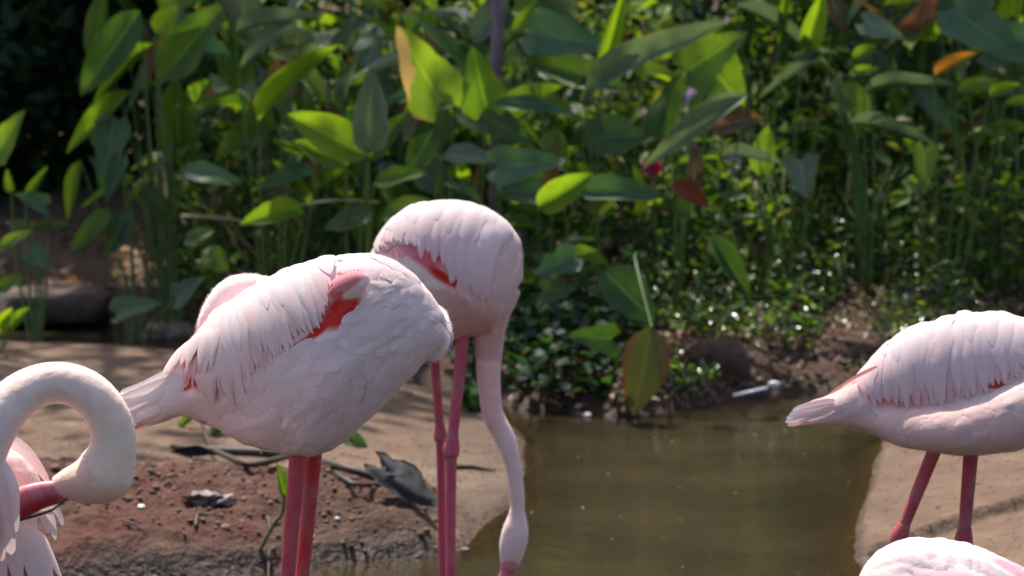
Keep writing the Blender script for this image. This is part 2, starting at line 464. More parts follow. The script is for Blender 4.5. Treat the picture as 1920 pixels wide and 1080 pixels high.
def water_mat():
    m, n, l, b, o = mat('murky pond water')
    tc = n.new('ShaderNodeTexCoord')
    mp = n.new('ShaderNodeMapping'); mp.inputs['Scale'].default_value = (1.0, 1.5, 1); l.new(tc.outputs['Object'], mp.inputs[0])
    n1 = N(n, 'ShaderNodeTexNoise', Scale=9.0, Detail=3.0, Roughness=0.5); l.new(mp.outputs[0], n1.inputs['Vector'])
    n2 = N(n, 'ShaderNodeTexNoise', Scale=34.0, Detail=2.0); l.new(mp.outputs[0], n2.inputs['Vector'])
    n3 = N(n, 'ShaderNodeTexNoise', Scale=1.6, Detail=3.0); l.new(mp.outputs[0], n3.inputs['Vector'])
    nb = bump(n, l, n2.outputs[0], 0.14, 0.008); nb = bump(n, l, n1.outputs[0], 0.12, 0.02, nb)
    murk = n.new('ShaderNodeBsdfDiffuse'); l.new(mixc(n, l, ramp(n, l, n3.outputs[0], [(0.35, 0.0), (0.65, 1.0)]), hx('2E281E'), hx('3C3427')), murk.inputs[0])
    tr = n.new('ShaderNodeBsdfTransparent'); tr.inputs[0].default_value = (0.75, 0.66, 0.5, 1)
    at = N(n, 'ShaderNodeAttribute', attribute_name='murk')
    m1 = n.new('ShaderNodeMixShader'); l.new(at.outputs['Fac'], m1.inputs[0]); l.new(tr.outputs[0], m1.inputs[1]); l.new(murk.outputs[0], m1.inputs[2])
    gl = n.new('ShaderNodeBsdfGlossy'); gl.inputs['Roughness'].default_value = 0.03; l.new(nb, gl.inputs['Normal'])
    fr = n.new('ShaderNodeFresnel'); fr.inputs[0].default_value = 1.33; l.new(nb, fr.inputs['Normal'])
    m2 = n.new('ShaderNodeMixShader'); l.new(fr.outputs[0], m2.inputs[0]); l.new(m1.outputs[0], m2.inputs[1]); l.new(gl.outputs[0], m2.inputs[2])
    l.new(m2.outputs[0], o.inputs[0])
    return m

M_PLUME, M_FEATHER = plumage_mat(), feather_mat()
M_LEG = horn_mat('scaly pink leg skin', 0.6, 230.0, 0.0025)
M_BILL = horn_mat('smooth pink bill', 0.35, 40.0, 0.0001)
M_GROUND, M_WATER = ground_mat(), water_mat()
LM = {
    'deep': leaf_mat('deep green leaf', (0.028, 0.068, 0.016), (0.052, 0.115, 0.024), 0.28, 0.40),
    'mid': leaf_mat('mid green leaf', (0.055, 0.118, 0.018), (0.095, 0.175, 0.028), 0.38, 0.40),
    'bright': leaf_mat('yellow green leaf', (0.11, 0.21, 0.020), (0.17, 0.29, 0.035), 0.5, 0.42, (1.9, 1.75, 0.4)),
    'blue': leaf_mat('bluish green leaf', (0.038, 0.088, 0.038), (0.066, 0.135, 0.058), 0.18, 0.34, (2.0, 2.4, 1.0)),
    'grey': leaf_mat('greyish green leaf', (0.11, 0.16, 0.10), (0.17, 0.22, 0.14), 0.2, 0.45, (1.3, 1.5, 0.7)),
    'brown': leaf_mat('browning leaf', (0.16, 0.10, 0.055), (0.24, 0.15, 0.09), 0.25, 0.6, (1.4, 1.0, 0.6)),
    'red': leaf_mat('red dead leaf', (0.22, 0.035, 0.018), (0.30, 0.07, 0.02), 0.35, 0.5, (1.6, 0.8, 0.5)),
    'orange': leaf_mat('orange turning leaf', (0.36, 0.14, 0.03), (0.26, 0.26, 0.04), 0.45, 0.5, (1.5, 1.0, 0.5)),
    'damaged': leaf_mat('yellow green leaf with scorched tan patch', (0.13, 0.26, 0.022), (0.20, 0.34, 0.035), 0.5, 0.45, (1.7, 1.6, 0.5), patch=(0.55, 0.38, 0.22), patch_amt=0.42),
    'hanging': leaf_mat('broad hanging leaf with red brown edge', (0.05, 0.085, 0.018), (0.085, 0.095, 0.024), 0.2, 0.5, (1.5, 1.3, 0.4)),
    'dying': leaf_mat('green leaf turning brown', (0.045, 0.085, 0.018), (0.08, 0.10, 0.022), 0.22, 0.5, (1.5, 1.4, 0.4), patch=(0.13, 0.05, 0.02), patch_amt=0.35),
}
M_STEM = simple_mat('green stalk', (0.06, 0.12, 0.02), (0.12, 0.2, 0.05), 30, 0.45)
M_STEMD = simple_mat('shaded green stalk', (0.025, 0.055, 0.012), (0.06, 0.10, 0.03), 30, 0.45)  # darker copy of the green stalk, shade put into its colour
M_STEM2 = simple_mat('brown stalk', (0.10, 0.07, 0.035), (0.2, 0.15, 0.08), 30, 0.6)
M_TWIG = simple_mat('dark wet twig bark', (0.02, 0.014, 0.012), (0.07, 0.045, 0.035), 40, 0.6)
M_STONE = simple_mat('weathered brown grey stone', hx('4A3D38'), hx('8F7E74'), 14, 0.85, 0.8, 0.02)
M_POST = simple_mat('greyish purple weathered stake', hx('4F4348'), hx('8A7B80'), 30, 0.8, 0.6, 0.006, 0.3, (1, 1, 0.15))
M_BARK = simple_mat('tree bark', hx('3A2E26'), hx('6B5747'), 12, 0.9, 0.9, 0.03, 0.3, (1, 1, 0.3))
M_DEAD = simple_mat('charcoal rotten leaf', hx('16181B'), hx('2E3238'), 18, 0.85, 0.6, 0.006)
M_DRY = simple_mat('pale grey dry leaf', hx('5E5350'), hx('97898A'), 24, 0.7, 0.8, 0.008)
M_WHITE = simple_mat('white plastic', (0.55, 0.55, 0.62), (0.75, 0.75, 0.8), 10, 0.35, 0.1, 0.001)
M_CHIP = simple_mat('whitish shell bits', (0.5, 0.46, 0.44), (0.75, 0.72, 0.7), 30, 0.6)
def petal(name, c1, c2):
    return leaf_mat(name, c1, c2, 0.4, 0.5, (1.2, 1.0, 1.2))
M_LILAC = petal('pale lilac petal', (0.62, 0.5, 0.72), (0.8, 0.72, 0.85))
M_CRIM = petal('crimson petal', (0.5, 0.01, 0.06), (0.35, 0.01, 0.05))

# ------------------------------------------------------------------ ground and water
def axis(fine0, fine1, step, lo, hi):
    a = list(np.arange(fine0, fine1, step)); s = step
    x = fine0; L = []
    while x > lo: s *= 1.22; x -= s; L.append(x)
    s = step; x = a[-1]; H = []
    while x < hi: s *= 1.22; x += s; H.append(x)
    return np.array(L[::-1] + a + H)
def grid_obj(name, X, Y, Z, m, attrs):
    ny, nx = X.shape
    me = bpy.data.meshes.new(name)
    V = np.stack([X, Y, Z], -1).reshape(-1, 3).astype(np.float32)
    i = np.arange(ny * nx).reshape(ny, nx)
    Fq = np.stack([i[:-1, :-1], i[:-1, 1:], i[1:, 1:], i[1:, :-1]], -1).reshape(-1, 4)
    me.vertices.add(len(V)); me.vertices.foreach_set('co', V.ravel())
    me.loops.add(Fq.size); me.loops.foreach_set('vertex_index', Fq.ravel().astype(np.int32))
    me.polygons.add(len(Fq)); me.polygons.foreach_set('loop_start', np.arange(0, Fq.size, 4, dtype=np.int32))
    me.polygons.foreach_set('use_smooth', np.ones(len(Fq), dtype=bool))
    me.update(calc_edges=True)
    for k, v in attrs.items():
        a = me.attributes.new(k, 'FLOAT', 'POINT'); a.data.foreach_set('value', v.ravel().astype(np.float32))
    me.materials.append(m)
    o = bpy.data.objects.new(name, me); COL.objects.link(o)
    return o
gx = axis(-2.3, 2.3, 0.014, -70, 70); gy = axis(7.3, 13.2, 0.014, 0.5, 90)
GX, GY = np.meshgrid(gx, gy)
GZ, SI, SR, SF, MUD = terrain(GX, GY)
LIT = sst(-0.15, -0.02, SF) * (1 - 0.78 * sst(-0.85, -1.35, GX + 0.5 * fbm(GX, GY, 1.5, 3, 81)) * sst(0.3, 0.9, SF + 0.4 * fbm(GX, GY, 2.5, 3, 83)))
WET = np.clip(1.25 - GZ / 0.042, 0, 1) + 0.55 * MUD * sst(0.1, 0.02, SI)
grid_obj('ground', GX, GY, GZ, M_GROUND, {'mud': np.clip(MUD * sst(-0.2, 0.02, SI), 0, 1), 'litter': LIT, 'wet': np.clip(WET, 0, 1)})['kind'] = 'structure'
wx = axis(-2.3, 2.3, 0.04, -14, 14); wy = axis(6.8, 12.2, 0.04, 0.8, 14.5)
WX, WY = np.meshgrid(wx, wy)
WZ = terrain(WX, WY)[0]
grid_obj('water', WX, WY, np.zeros_like(WX), M_WATER, {'murk': 1 - np.exp(-np.maximum(-WZ, 0) / 0.075)})['kind'] = 'structure'
GZf = GZ

# ------------------------------------------------------------------ flamingos
WHITE = lin((0.95, 0.89, 0.885)); PINK = lin((0.93, 0.72, 0.71)); CORAL = hx('E0705F'); RED = hx('C9271B'); BLUSH = lin((0.92, 0.66, 0.66))
def splat_color(base, splats, px, py):
    """pigment of the plumage: splats (x,y,rx,ry,angle,color,strength)"""
    c = np.tile(np.array(base), (len(px), 1))
    for x, y, rx, ry, a, col, s in splats:
        ca, sa = math.cos(R(a)), math.sin(R(a))
        dx, dy = px - x, py - y
        u, v = (dx * ca + dy * sa) / rx, (-dx * sa + dy * ca) / ry
        d = np.sqrt(u * u + v * v)
        k = (1 - sst(0.65, 1.15, d)) * s
        c = c * (1 - k[:, None]) + np.array(col) * k[:, None]
    return c
class Bird:
    def __init__(s, label, D, foot_px, base=None):
        s.D = D
        x = P(foot_px, 1000, D).x
        z = TZ(x, D)
        s.foot_z = z
        s.root = thing('flamingo', (x, D, z), label, 'flamingo', 'flamingos at the pond')
        s.mb = MB(); s.s = D / FPX
        s.main = None; s.splats = []; s.arr = None; s.smooth_at = []; s.base = base or lin((0.94, 0.84, 0.83)); s.n = 0
    def body(s, secs):
        if s.main is None: s.main = [t if len(t) == 6 else t + (s.D,) for t in secs]
        loft(s.mb, [t if len(t) == 6 else t + (s.D,) for t in secs])
    def tube(s, pts, dd=0.0):
        q = [(P(p[0], p[1], s.D + (p[3] if len(p) > 3 else 0) + dd), p[2] * s.s) for p in pts]
        tube(s.mb, [a for a, b in q], [b for a, b in q], seg=18, smooth=4)
    def blob(s, px, py, dd, rx, ry, rz, ang=0):
        ball(s.mb, P(px, py, s.D + dd), s.s, (rx, rz, ry), Matrix.Rotation(R(-ang), 3, 'Y').transposed() if ang else None)
    def relief(s, V, F, amp):
        """soft ripples of the body feathers, drawn out along their lie"""
        me = bpy.data.meshes.new('t'); me.from_pydata(V.tolist(), [], F); me.update()
        Nn = np.empty(len(V) * 3, dtype=np.float32); me.vertices.foreach_get('normal', Nn); Nn = Nn.reshape(-1, 3)
        bpy.data.meshes.remove(me)
        if not s.arr: return
        A = np.array([a[:2] for a in s.arr], dtype=float); Dv = np.array([a[2:4] for a in s.arr], dtype=float)
        q = V - np.array(CAMP); f = q[:, 1] * _c - q[:, 2] * _s
        px = 960 + FPX * q[:, 0] / f; py = 540 - FPX * (q[:, 1] * _s + q[:, 2] * _c) / f
        w = 1 / (((px[:, None] - A[:, 0]) ** 2 + (py[:, None] - A[:, 1]) ** 2) + 200.0) ** 1.3
        dx, dy = (w * Dv[:, 0]).sum(1), (w * Dv[:, 1]).sum(1); L = np.hypot(dx, dy) + 1e-9; dx, dy = dx / L, dy / L
        u = px * dx + py * dy; v = -px * dy + py * dx
        h = fbm(u / 52.0, v / 17.0, 1.0, 3, 7) * 1.2 + fbm(u / 120.0, v / 45.0, 1.0, 2, 17)
        mask = np.ones(len(V))
        for (x, y, r0) in s.smooth_at: mask *= sst(r0 * .7, r0 * 1.3, np.hypot(px - x, py - y))
        V += (Nn * (h * mask * amp)[:, None]).astype(V.dtype)
    def finish(s, voxel=0.005, it=6, amp=0.0034):
        V, F = remeshed(s.mb, voxel, it)
        s.relief(V, F, amp)
        q = V - np.array(CAMP); f = q[:, 1] * _c - q[:, 2] * _s
        px = 960 + FPX * q[:, 0] / f; py = 540 - FPX * (q[:, 1] * _s + q[:, 2] * _c) / f
        col = splat_color(s.base, s.splats, px, py)
        mb = MB(); mb.add(V.tolist(), F, col.tolist())
        s.body_o = mb.build('body', M_PLUME, s.root)
        s.V, s.F = V, F
        s.bvh = BVHTree.FromPolygons(V.tolist(), F)
        m2 = MB(); loft(m2, s.main, seg=32, up=4)
        V2, F2 = remeshed(m2, .007, 6); s.sbvh = BVHTree.FromPolygons(V2.tolist(), F2); s.fb = s.bvh; s.ndot = 0.72
        return s
    def hit(s, px, py):
        d = ray(px, py).normalized()
        h = s.fb.ray_cast(CAMP, d)
        if h[0] is None:
            p = P(px, py, s.D); h = s.fb.find_nearest(p)
        return h[0], h[1]
    def near(s, p):
        h = s.fb.find_nearest(p); return h[0], h[1]
    def feather(s, mb, path, width, c0, c1, lift=0.002, tiplift=0.004, nseg=8, nx=4, dome=0.10, taper=1.0):
        """path: world points; the vane follows the plumage surface below it; skipped where the body turns away"""
        q = catmull([tuple(p) for p in path], max(2, nseg // (len(path) - 1)))
        n = len(q); vs = []; cs = []; uvs = []; fs = []
        pts = [Vector(x) for x in q]; prev = None
        for i, p in enumerate(pts):
            t = i / (n - 1)
            tg = (pts[min(i + 1, n - 1)] - pts[max(i - 1, 0)]).normalized()
            b, nn = s.near(p)
            if prev is not None and nn.dot(prev) < s.ndot: return False
            prev = nn
            if (p - b).length > 0.015: return False
            side = tg.cross(nn)
            if side.length < 0.3: return False
            side.normalize()
            wd = width * 0.5 * min(1.0, (t + 0.05) / 0.3) ** 0.7 * (1.0 if t < 0.5 else max(0.0, 1 - ((t - 0.5) / 0.5) ** (1.8 * taper)) ** 0.8)
            if i == n - 1: wd = width * 0.03
            for k in range(nx + 1):
                u = k / nx * 2 - 1
                pb, pn = s.near(b + side * u * wd)
                if pn.dot(nn) < s.ndot - .15: return False
                vs.append(pb + pn * (lift * min(1.0, t / 0.3) - 0.0025 * max(0.0, 1 - t / 0.15) + tiplift * t * t + dome * wd * (1 - u * u))); uvs.append((k / nx, t))
                cs.append(tuple(c0[j] * (1 - t) + c1[j] * t for j in range(3)))
        m = nx + 1
        for i in range(n - 1):
            for k in range(nx): fs.append((i * m + k, i * m + k + 1, (i + 1) * m + k + 1, (i + 1) * m + k))
        mb.add(vs, fs, cs, uvs)
        return True
    def drape(s, wing, roots, tips, nn, width, t0, t1, bulge, lift, c0, c1, jit=4, tiplift=0.004, var=0.08, name='feather'):
        """a row of long wing feathers: roots/tips are polylines in picture measures"""
        s.fb = s.sbvh; s.ndot = 0.3
        rp = catmull(roots, 12); tp = catmull(tips, 12)
        order = list(range(nn))
        for i in order:
            f = (i + 0.5 + random.uniform(-.35, .35)) / nn
            a = np.array(rp[int(f * (len(rp) - 1))]); b = np.array(tp[int(f * (len(tp) - 1))])
            r0 = a + (b - a) * (t0 + random.uniform(-var, var) * 0.5); te = t1 + random.uniform(-var, var * (0.4 if t1 > .9 else 1))
            r1 = a + (b - a) * te + np.array([random.uniform(-jit, jit), random.uniform(-jit, jit) * .5])
            bu = np.array(bulge) * (te - t0)
            path = []
            for w_, q in ((0, r0), (1, r0 * .62 + r1 * .38), (.8, r0 * .3 + r1 * .7), (0, r1)):
                q = q + bu * w_
                h, nrm = s.hit(q[0], q[1]); path.append(h)
            mb = MB()
            k = random.uniform(0.95, 1.03); pk = random.uniform(-.012, .012)
            cc0 = tuple(min(1, x * k) for x in c0); cc1 = (min(1, c1[0] * k), min(1, c1[1] * k + pk), min(1, c1[2] * k + pk))
            if s.feather(mb, path, width * s.s * random.uniform(0.75, 1.25), cc0, cc1, lift * random.uniform(.85, 1.2), tiplift * random.uniform(0.4, 1.5), nseg=12, taper=.7):
                mb.build(name, M_FEATHER, wing)
        s.fb = s.bvh; s.ndot = 0.72
    def free_feathers(s, wing, lst):
        for (pts, width, c0, c1) in lst:
            mb = MB()
            path = [P(p[0], p[1], s.D + (p[2] if len(p) > 2 else 0)) for p in pts]
            q = catmull([tuple(x) for x in path], 5); n = len(q); pts3 = [Vector(x) for x in q]; vs, fs, cs, uvs = [], [], [], []
            for i, p in enumerate(pts3):
                t = i / (n - 1); tg = (pts3[min(i + 1, n - 1)] - pts3[max(i - 1, 0)]).normalized()
                vd = (CAMP - p).normalized(); sd = tg.cross(vd).normalized()
                wd = width * s.s * 0.5 * min(1, (t + 0.1) / 0.35) ** 0.6 * (max(0, 1 - t) ** 0.4 if i < n - 1 else 0.06)
                for k in range(5):
                    u = k / 2 - 1
                    vs.append(p + sd * u * wd + vd * 0.22 * wd * (1 - u * u)); uvs.append((k / 4, t))
                    cs.append(tuple(c0[j] * (1 - t) + c1[j] * t for j in range(3)))
            for i in range(n - 1):
                for k in range(4): fs.append((i * 5 + k, i * 5 + k + 1, (i + 1) * 5 + k + 1, (i + 1) * 5 + k))
            mb.add(vs, fs, cs, uvs); mb.build('feather', M_FEATHER, wing)
    def contour(s, count, arrows, size, region=None, lift=0.0011):
        """small overlapping body feathers lying along the plumage"""
        V = s.V; mb = MB()
        idx = RNG.integers(0, len(s.F), count)
        A = np.array([a[:2] for a in arrows], dtype=float); Dv = np.array([a[2:4] for a in arrows], dtype=float)
        for fi in idx:
            c = Vector(V[list(s.F[fi])].mean(0).tolist())
            px, py = topx(c)
            if region and not region(px, py, c): continue
            w = 1 / (((A - np.array([px, py])) ** 2).sum(1) + 200.0) ** 1.3
            d = (Dv * w[:, None]).sum(0); d = d / (np.linalg.norm(d) + 1e-9)
            a = random.uniform(-0.16, 0.16); d = np.array([d[0] * math.cos(a) - d[1] * math.sin(a), d[0] * math.sin(a) + d[1] * math.cos(a)])
            b, nn = s.near(c)
            t3 = Vector((d[0], 0, -d[1])); t3 = (t3 - nn * t3.dot(nn))
            if t3.length < 0.2: t3 = t3 + Vector((0, 0, -0.4)); t3 = t3 - nn * t3.dot(nn)
            t3.normalize(); L = size[0] * s.s * random.uniform(0.8, 1.25)
            col = splat_color(s.base, s.splats, np.array([px]), np.array([py]))[0]
            k = random.uniform(0.95, 1.05)
            c0 = tuple(min(1, x * k) for x in col); c1 = tuple(min(1, x * k * 1.03) for x in (col[0], col[1] * 1.02, col[2] * 1.02))
            p1, _n = s.near(b + t3 * L * 0.5); p2, _n = s.near(b + t3 * L)
            s.feather(mb, [b, p1, p2], size[1] * s.s * random.uniform(0.85, 1.2), c0, c1, lift * random.uniform(0.5, 1.3), lift * 1.0, nseg=6, nx=4, dome=0.06, taper=1.2)
        if mb.v:
            o = mb.build('body_feathers', M_FEATHER, s.root); o['kind'] = 'stuff'
    def fuzz(s, count, length, region, col=None):
        """short downy barbs standing off the plumage"""
        V = s.V; mb = MB(); idx = RNG.integers(0, len(s.F), count)
        for fi in idx:
            c = Vector(V[list(s.F[fi])].mean(0).tolist()); px, py = topx(c)
            if not region(px, py): continue
            b, nn = s.near(c)
            rd = Vector((random.uniform(-1, 1), random.uniform(-1, 1), random.uniform(-1, 0.6)))
            d = (nn * 0.8 + rd * 0.55).normalized(); L = length * random.uniform(0.4, 1.2)
            sd = d.cross(CAMP - b).normalized() * 0.00035
            col_ = splat_color(s.base, s.splats, np.array([px]), np.array([py]))[0] if col is None else col
            mb.add([b - sd, b + sd, b + d * L + Vector((0, 0, -0.15 * L))], [(0, 1, 2)], tuple(min(1, x * 1.03) for x in col_), [(0, 0), (1, 0), (0.5, 1)])
        if mb.v:
            o = mb.build('down', M_FEATHER, s.root); o['kind'] = 'stuff'
    def leg(s, hip, ankle, r, col, col2, dd=0.0, foot_dx=0, foot_z=None):
        """hip/ankle in picture measures, foot on the pond bed"""
        D = s.D + dd; sc = s.s
        H = P(hip[0], hip[1], D); A = P(ankle[0], ankle[1], D)
        fz = TZ(A.x + foot_dx * sc, D) if foot_z is None else foot_z
        Ft = Vector((A.x + foot_dx * sc, D, fz + 0.012))
        d = (H - A).normalized(); e = (Ft - A).normalized()
        rr = r * sc
        H2 = H + d * 0.05
        pts = [H2, H, H + (A - H) * 0.35, H + (A - H) * 0.8, A + d * rr * 2.4, A + d * rr * 0.6, A + e * rr * 0.9, A + e * rr * 2.8, A + (Ft - A) * 0.5, Ft - e * 0.03, Ft]
        rad = [rr * 1.12, rr * 1.08, rr, rr * 0.9, rr * 1.0, rr * 1.34, rr * 1.28, rr * 0.92, rr * 0.8, rr * 0.85, rr * 1.1]
        mb = MB()
        def cf(t, v):
            k = 0.5 + 0.5 * math.sin(v.z * 90 + v.x * 40); g_ = max(0.0, noise.fractal(v * 28, 1.0, 2.0, 3)) * .9; ja = max(0.0, 1 - (v - A).length / .03)
            c_ = tuple(col[j] * (1 - 0.25 * k) + col2[j] * 0.25 * k for j in range(3)); g_ = min(.6, g_ + ja * .35)
            return tuple(c_[j] * (1 - g_) + (.42, .22, .2)[j] * g_ for j in range(3))
        tube(mb, pts, rad, seg=14, smooth=5, col=cf)
        o = mb.build('leg', M_LEG, s.root)
        fb = MB()
        tips = []
        for a in (-32, 0, 32):
            dr = Vector((math.cos(R(a)) * s.face, math.sin(R(a)), 0)) * 0.095
            tp = Ft + dr; tp.z = TZ(tp.x, tp.y) + 0.006; tips.append(tp)
            tube(fb, [Ft, Ft + dr * 0.5 + Vector((0, 0, 0.004)), tp], [0.008, 0.006, 0.003], seg=8, smooth=2, col=col)
        fb.add([Ft, tips[0], Ft + (tips[0] + tips[1] - 2 * Ft) * 0.42, tips[1], Ft + (tips[1] + tips[2] - 2 * Ft) * 0.42, tips[2]], [(0, 1, 2), (0, 2, 3), (0, 3, 4), (0, 4, 5)], col)
        bt = Ft + Vector((-s.face * 0.02, 0, 0.004)); tube(fb, [Ft, bt], [0.006, 0.003], seg=6, col=col)
        fb.build('foot', M_LEG, o)
        return o

DEEP = lin((0.94, 0.83, 0.81))
PK = hx('D8627A'); PK2 = hx('B83A50'); RD = hx('CF3A48')
# ---- flamingo with its neck folded behind, standing centre left ----
b1 = Bird('plump pale flamingo with neck folded back out of sight, red slit under its wing', 5.5, 565, lin((0.965, 0.89, 0.885)))
b1.face = 1
b1.body([(222, 738, 240, 765, 8), (262, 722, 262, 798, 20), (305, 700, 305, 788, 34), (345, 652, 345, 775, 56), (395, 596, 400, 795, 84), (460, 553, 455, 818, 108), (530, 513, 525, 844, 122),
         (600, 487, 585, 850, 128), (670, 477, 634, 832, 120), (735, 487, 686, 786, 102), (782, 520, 736, 736, 80), (815, 562, 782, 690, 56), (834, 604, 818, 650, 26)])
# breast and flank bulging over the folded wing
b1.body([(385, 762, 388, 790, 10, 5.47), (425, 752, 428, 812, 24, 5.44), (480, 712, 480, 835, 40, 5.42), (550, 668, 550, 848, 55, 5.41), (620, 628, 600, 838, 60, 5.41), (690, 586, 655, 795, 52, 5.432), (745, 590, 705, 735, 30, 5.46)])
b1.blob(655, 536, -0.098, 42, 24, 26, -28)
b1.tube([(800, 640, 46, -0.01), (818, 622, 30, 0.04), (800, 590, 30, 0.10), (730, 575, 30, 0.17), (640, 572, 29, 0.2), (560, 566, 28, 0.19), (500, 549, 30, 0.17), (444, 545, 31, 0.15), (408, 585, 31, 0.14), (398, 640, 31, 0.14), (408, 700, 36, 0.14), (420, 745, 36, 0.13), (425, 775, 24, 0.13)])
b1.splats = [(470, 640, 150, 75, -38, PINK, 0.55), (560, 760, 190, 60, -30, lin((0.93, 0.79, 0.77)), 0.6), (640, 582, 50, 28, -46, hx('D0352A'), 1.0), (560, 645, 40, 5, -38, hx('D0352A'), .9), (598, 618, 34, 10, -40, hx('D0352A'), 1.0), (648, 572, 22, 9, -40, hx('DC5040'), .6), (348, 722, 24, 12, -25, RED, 0.95), (374, 706, 11, 26, 12, RED, .9), (335, 730, 14, 8, 0, RED, .6), (356, 688, 12, 34, 14, hx('E0604E'), .8), (372, 660, 30, 50, 25, CORAL, 0.85),
             (652, 526, 42, 17, -28, hx('E8909A'), 1.0), (630, 545, 20, 12, -40, hx('E07A84'), .8), (668, 548, 30, 11, -20, lin((0.95, 0.86, 0.86)), 1.0), (262, 795, 34, 7, -25, CORAL, 0.6), (310, 778, 60, 10, -5, BLUSH, 0.5), (280, 745, 60, 24, -20, WHITE, .8), (430, 780, 60, 30, 10, lin((0.95, 0.84, 0.85)), 0.5)]
ARR1 = [(720, 500, -1, 0.25), (790, 540, -0.85, 0.5), (810, 640, -0.75, 0.6), (700, 600, -0.9, 0.45), (740, 700, -0.75, 0.7), (640, 700, -0.9, 0.5), (560, 760, -0.95, 0.35), (640, 800, -0.8, 0.6), (480, 780, -1, 0.1), (380, 765, -1, -0.05), (300, 750, -1, 0.15)]
b1.arr = ARR1
b1.smooth_at = [(430, 560, 60), (260, 760, 40), (790, 545, 45), (740, 500, 30), (660, 535, 40)]
b1.finish(0.0042, 5, 0.006)
w1 = MB(); w1.add([b1.hit(640, 600)[0]] * 3, [(0, 1, 2)]); 
def wing_base(b, poly, depth, col, name='wing'):
    """folded wing lying on the flank: a slightly raised pad under the feathers"""
    mb = MB(); c = np.array(poly).mean(0); vs = []; fs = []
    rings = 5
    for j in range(rings + 1):
        f = j / rings
        for p in poly:
            q = c + (np.array(p) - c) * f
            b.fb = b.sbvh; h, nn = b.hit(q[0], q[1]); b.fb = b.bvh; vs.append(h + nn * (depth * (1 - f ** 3) - .002))
    n = len(poly)
    for j in range(rings):
        for k in range(n):
            k2 = (k + 1) % n; fs.append((j * n + k, j * n + k2, (j + 1) * n + k2, (j + 1) * n + k))
    cols = []
    for v in vs:
        px, py = topx(v); cols.append(tuple(splat_color(col, b.splats, np.array([px]), np.array([py]))[0]))
    mb.add(vs, fs, cols)
    return mb.build(name, M_PLUME, b.root)
b1w = wing_base(b1, [(650, 512), (690, 520), (640, 590), (560, 640), (480, 690), (430, 725), (370, 722), (340, 700), (380, 630), (440, 570), (520, 525), (590, 505)], 0.006, lin((0.93, 0.76, 0.75)))
WT = lin((0.965, 0.92, 0.92)); WP = lin((0.955, 0.855, 0.845)); WQ = lin((0.94, 0.80, 0.78))
R1 = [(632, 487), (600, 490), (560, 506), (510, 527), (460, 556), (420, 588)]
T1 = [(612, 572), (604, 600), (590, 622), (556, 648), (508, 682), (466, 716), (436, 742), (396, 738)]
b1.drape(b1w, R1, T1, 34, 26, 0.10, 0.99, (-28, -16), 0.004, WP, WQ, 4, 0.0022, .08)
b1.drape(b1w, R1, T1, 30, 26, 0.02, 0.90, (-28, -16), 0.0056, WT, WP, 4, 0.0012, .2)
b1.drape(b1w, R1, T1, 26, 30, -0.05, 0.68, (-28, -16), 0.0068, WT, WP, 4, 0.0005, .3)
b1.drape(b1w, R1, T1, 22, 34, -0.08, 0.42, (-28, -16), 0.0076, WT, WT, 4, 0.0, .2)
b1.drape(b1w, [(430, 580), (395, 612), (368, 640)], [(400, 700), (352, 690), (302, 722)], 9, 22, 0.0, 1.0, (-8, 2), 0.009, WT, WP, 3, 0.003)
b1.drape(b1w, [(392, 640), (378, 655), (368, 670)], [(384, 742), (364, 728), (346, 724)], 5, 13, 0.0, 1.0, (-4, 2), 0.007, WP, hx('F0B0A8'), 3, 0.003)
b1.drape(b1w, [(410, 680), (370, 690)], [(412, 756), (398, 748)], 4, 20, 0.0, 1.0, (-3, 0), 0.010, WP, WQ, 3, 0.003)
tl = MB(); tl.add([b1.hit(300, 740)[0]] * 3, [(0, 1, 2)])
def tail_obj(b, px, py, cols=None):
    mb = MB(); ball(mb, b.hit(px, py)[0] + Vector((0, 22 * b.s, 0)), 10 * b.s, (1, 1, 1), nu=8, nv=5, col=b.base)
    return mb.build('tail', M_PLUME, b.root)
t1 = tail_obj(b1, 300, 745)
b1.drape(t1, [(345, 700), (345, 725), (350, 750), (345, 770)], [(226, 742), (236, 760), (242, 780), (250, 798)], 16, 26, 0.0, 0.95, (0, 5), 0.003, WT, WT, 5, 0.002, .3)
b1.free_feathers(t1, [([(318, 698, -.03), (270, 722, -.02), (225, 735, -.01)], 20, WT, WT), ([(320, 712, -.035), (268, 732, -.03), (227, 745, -.02)], 22, WT, WT), ([(300, 765, -.04), (265, 780, -.035), (244, 797, -.02)], 20, WT, WT), ([(305, 780, -.03), (272, 790, -.02), (249, 806, -.01)], 14, WP, CORAL), ([(310, 735, -.04), (270, 752, -.035), (238, 770, -.03)], 24, WT, WT)])
def reg1(px, py, c):
    if c.y > 5.53: return False
    for (x, y, rx, ry, a) in ((654, 574, 60, 31, -46), (600, 620, 46, 10, -40), (352, 705, 36, 34, 0)):
        ca, sa = math.cos(R(a)), math.sin(R(a)); u = ((px - x) * ca + (py - y) * sa) / rx; v = (-(px - x) * sa + (py - y) * ca) / ry
        if u * u + v * v < 1.3: return False
    if ((px - 657) / 46) ** 2 + ((py - 534) / 22) ** 2 < 1: return True
    return py > 530 + (720 - px) * 0.72 or px > 690 or py < 478
b1.contour(3000, ARR1, (58, 27), reg1, 0.0018)
b1.fuzz(32000, 0.0065, lambda x, y: (((x - 657) / 50) ** 2 + ((y - 530) / 26) ** 2 < 1 or x < 330 or (x < 520 and y < 640) or y > 790 or (x - 430) * .9 + (y - 600) > 330))
b1.free_feathers(b1.root, [])
b1.leg((560, 838), (534, 1140), 15.5, hx('BE4356'), PK, -0.02, 2)
b1.leg((590, 838), (560, 1150), 14.5, hx('C42634'), RD, 0.035, -2)
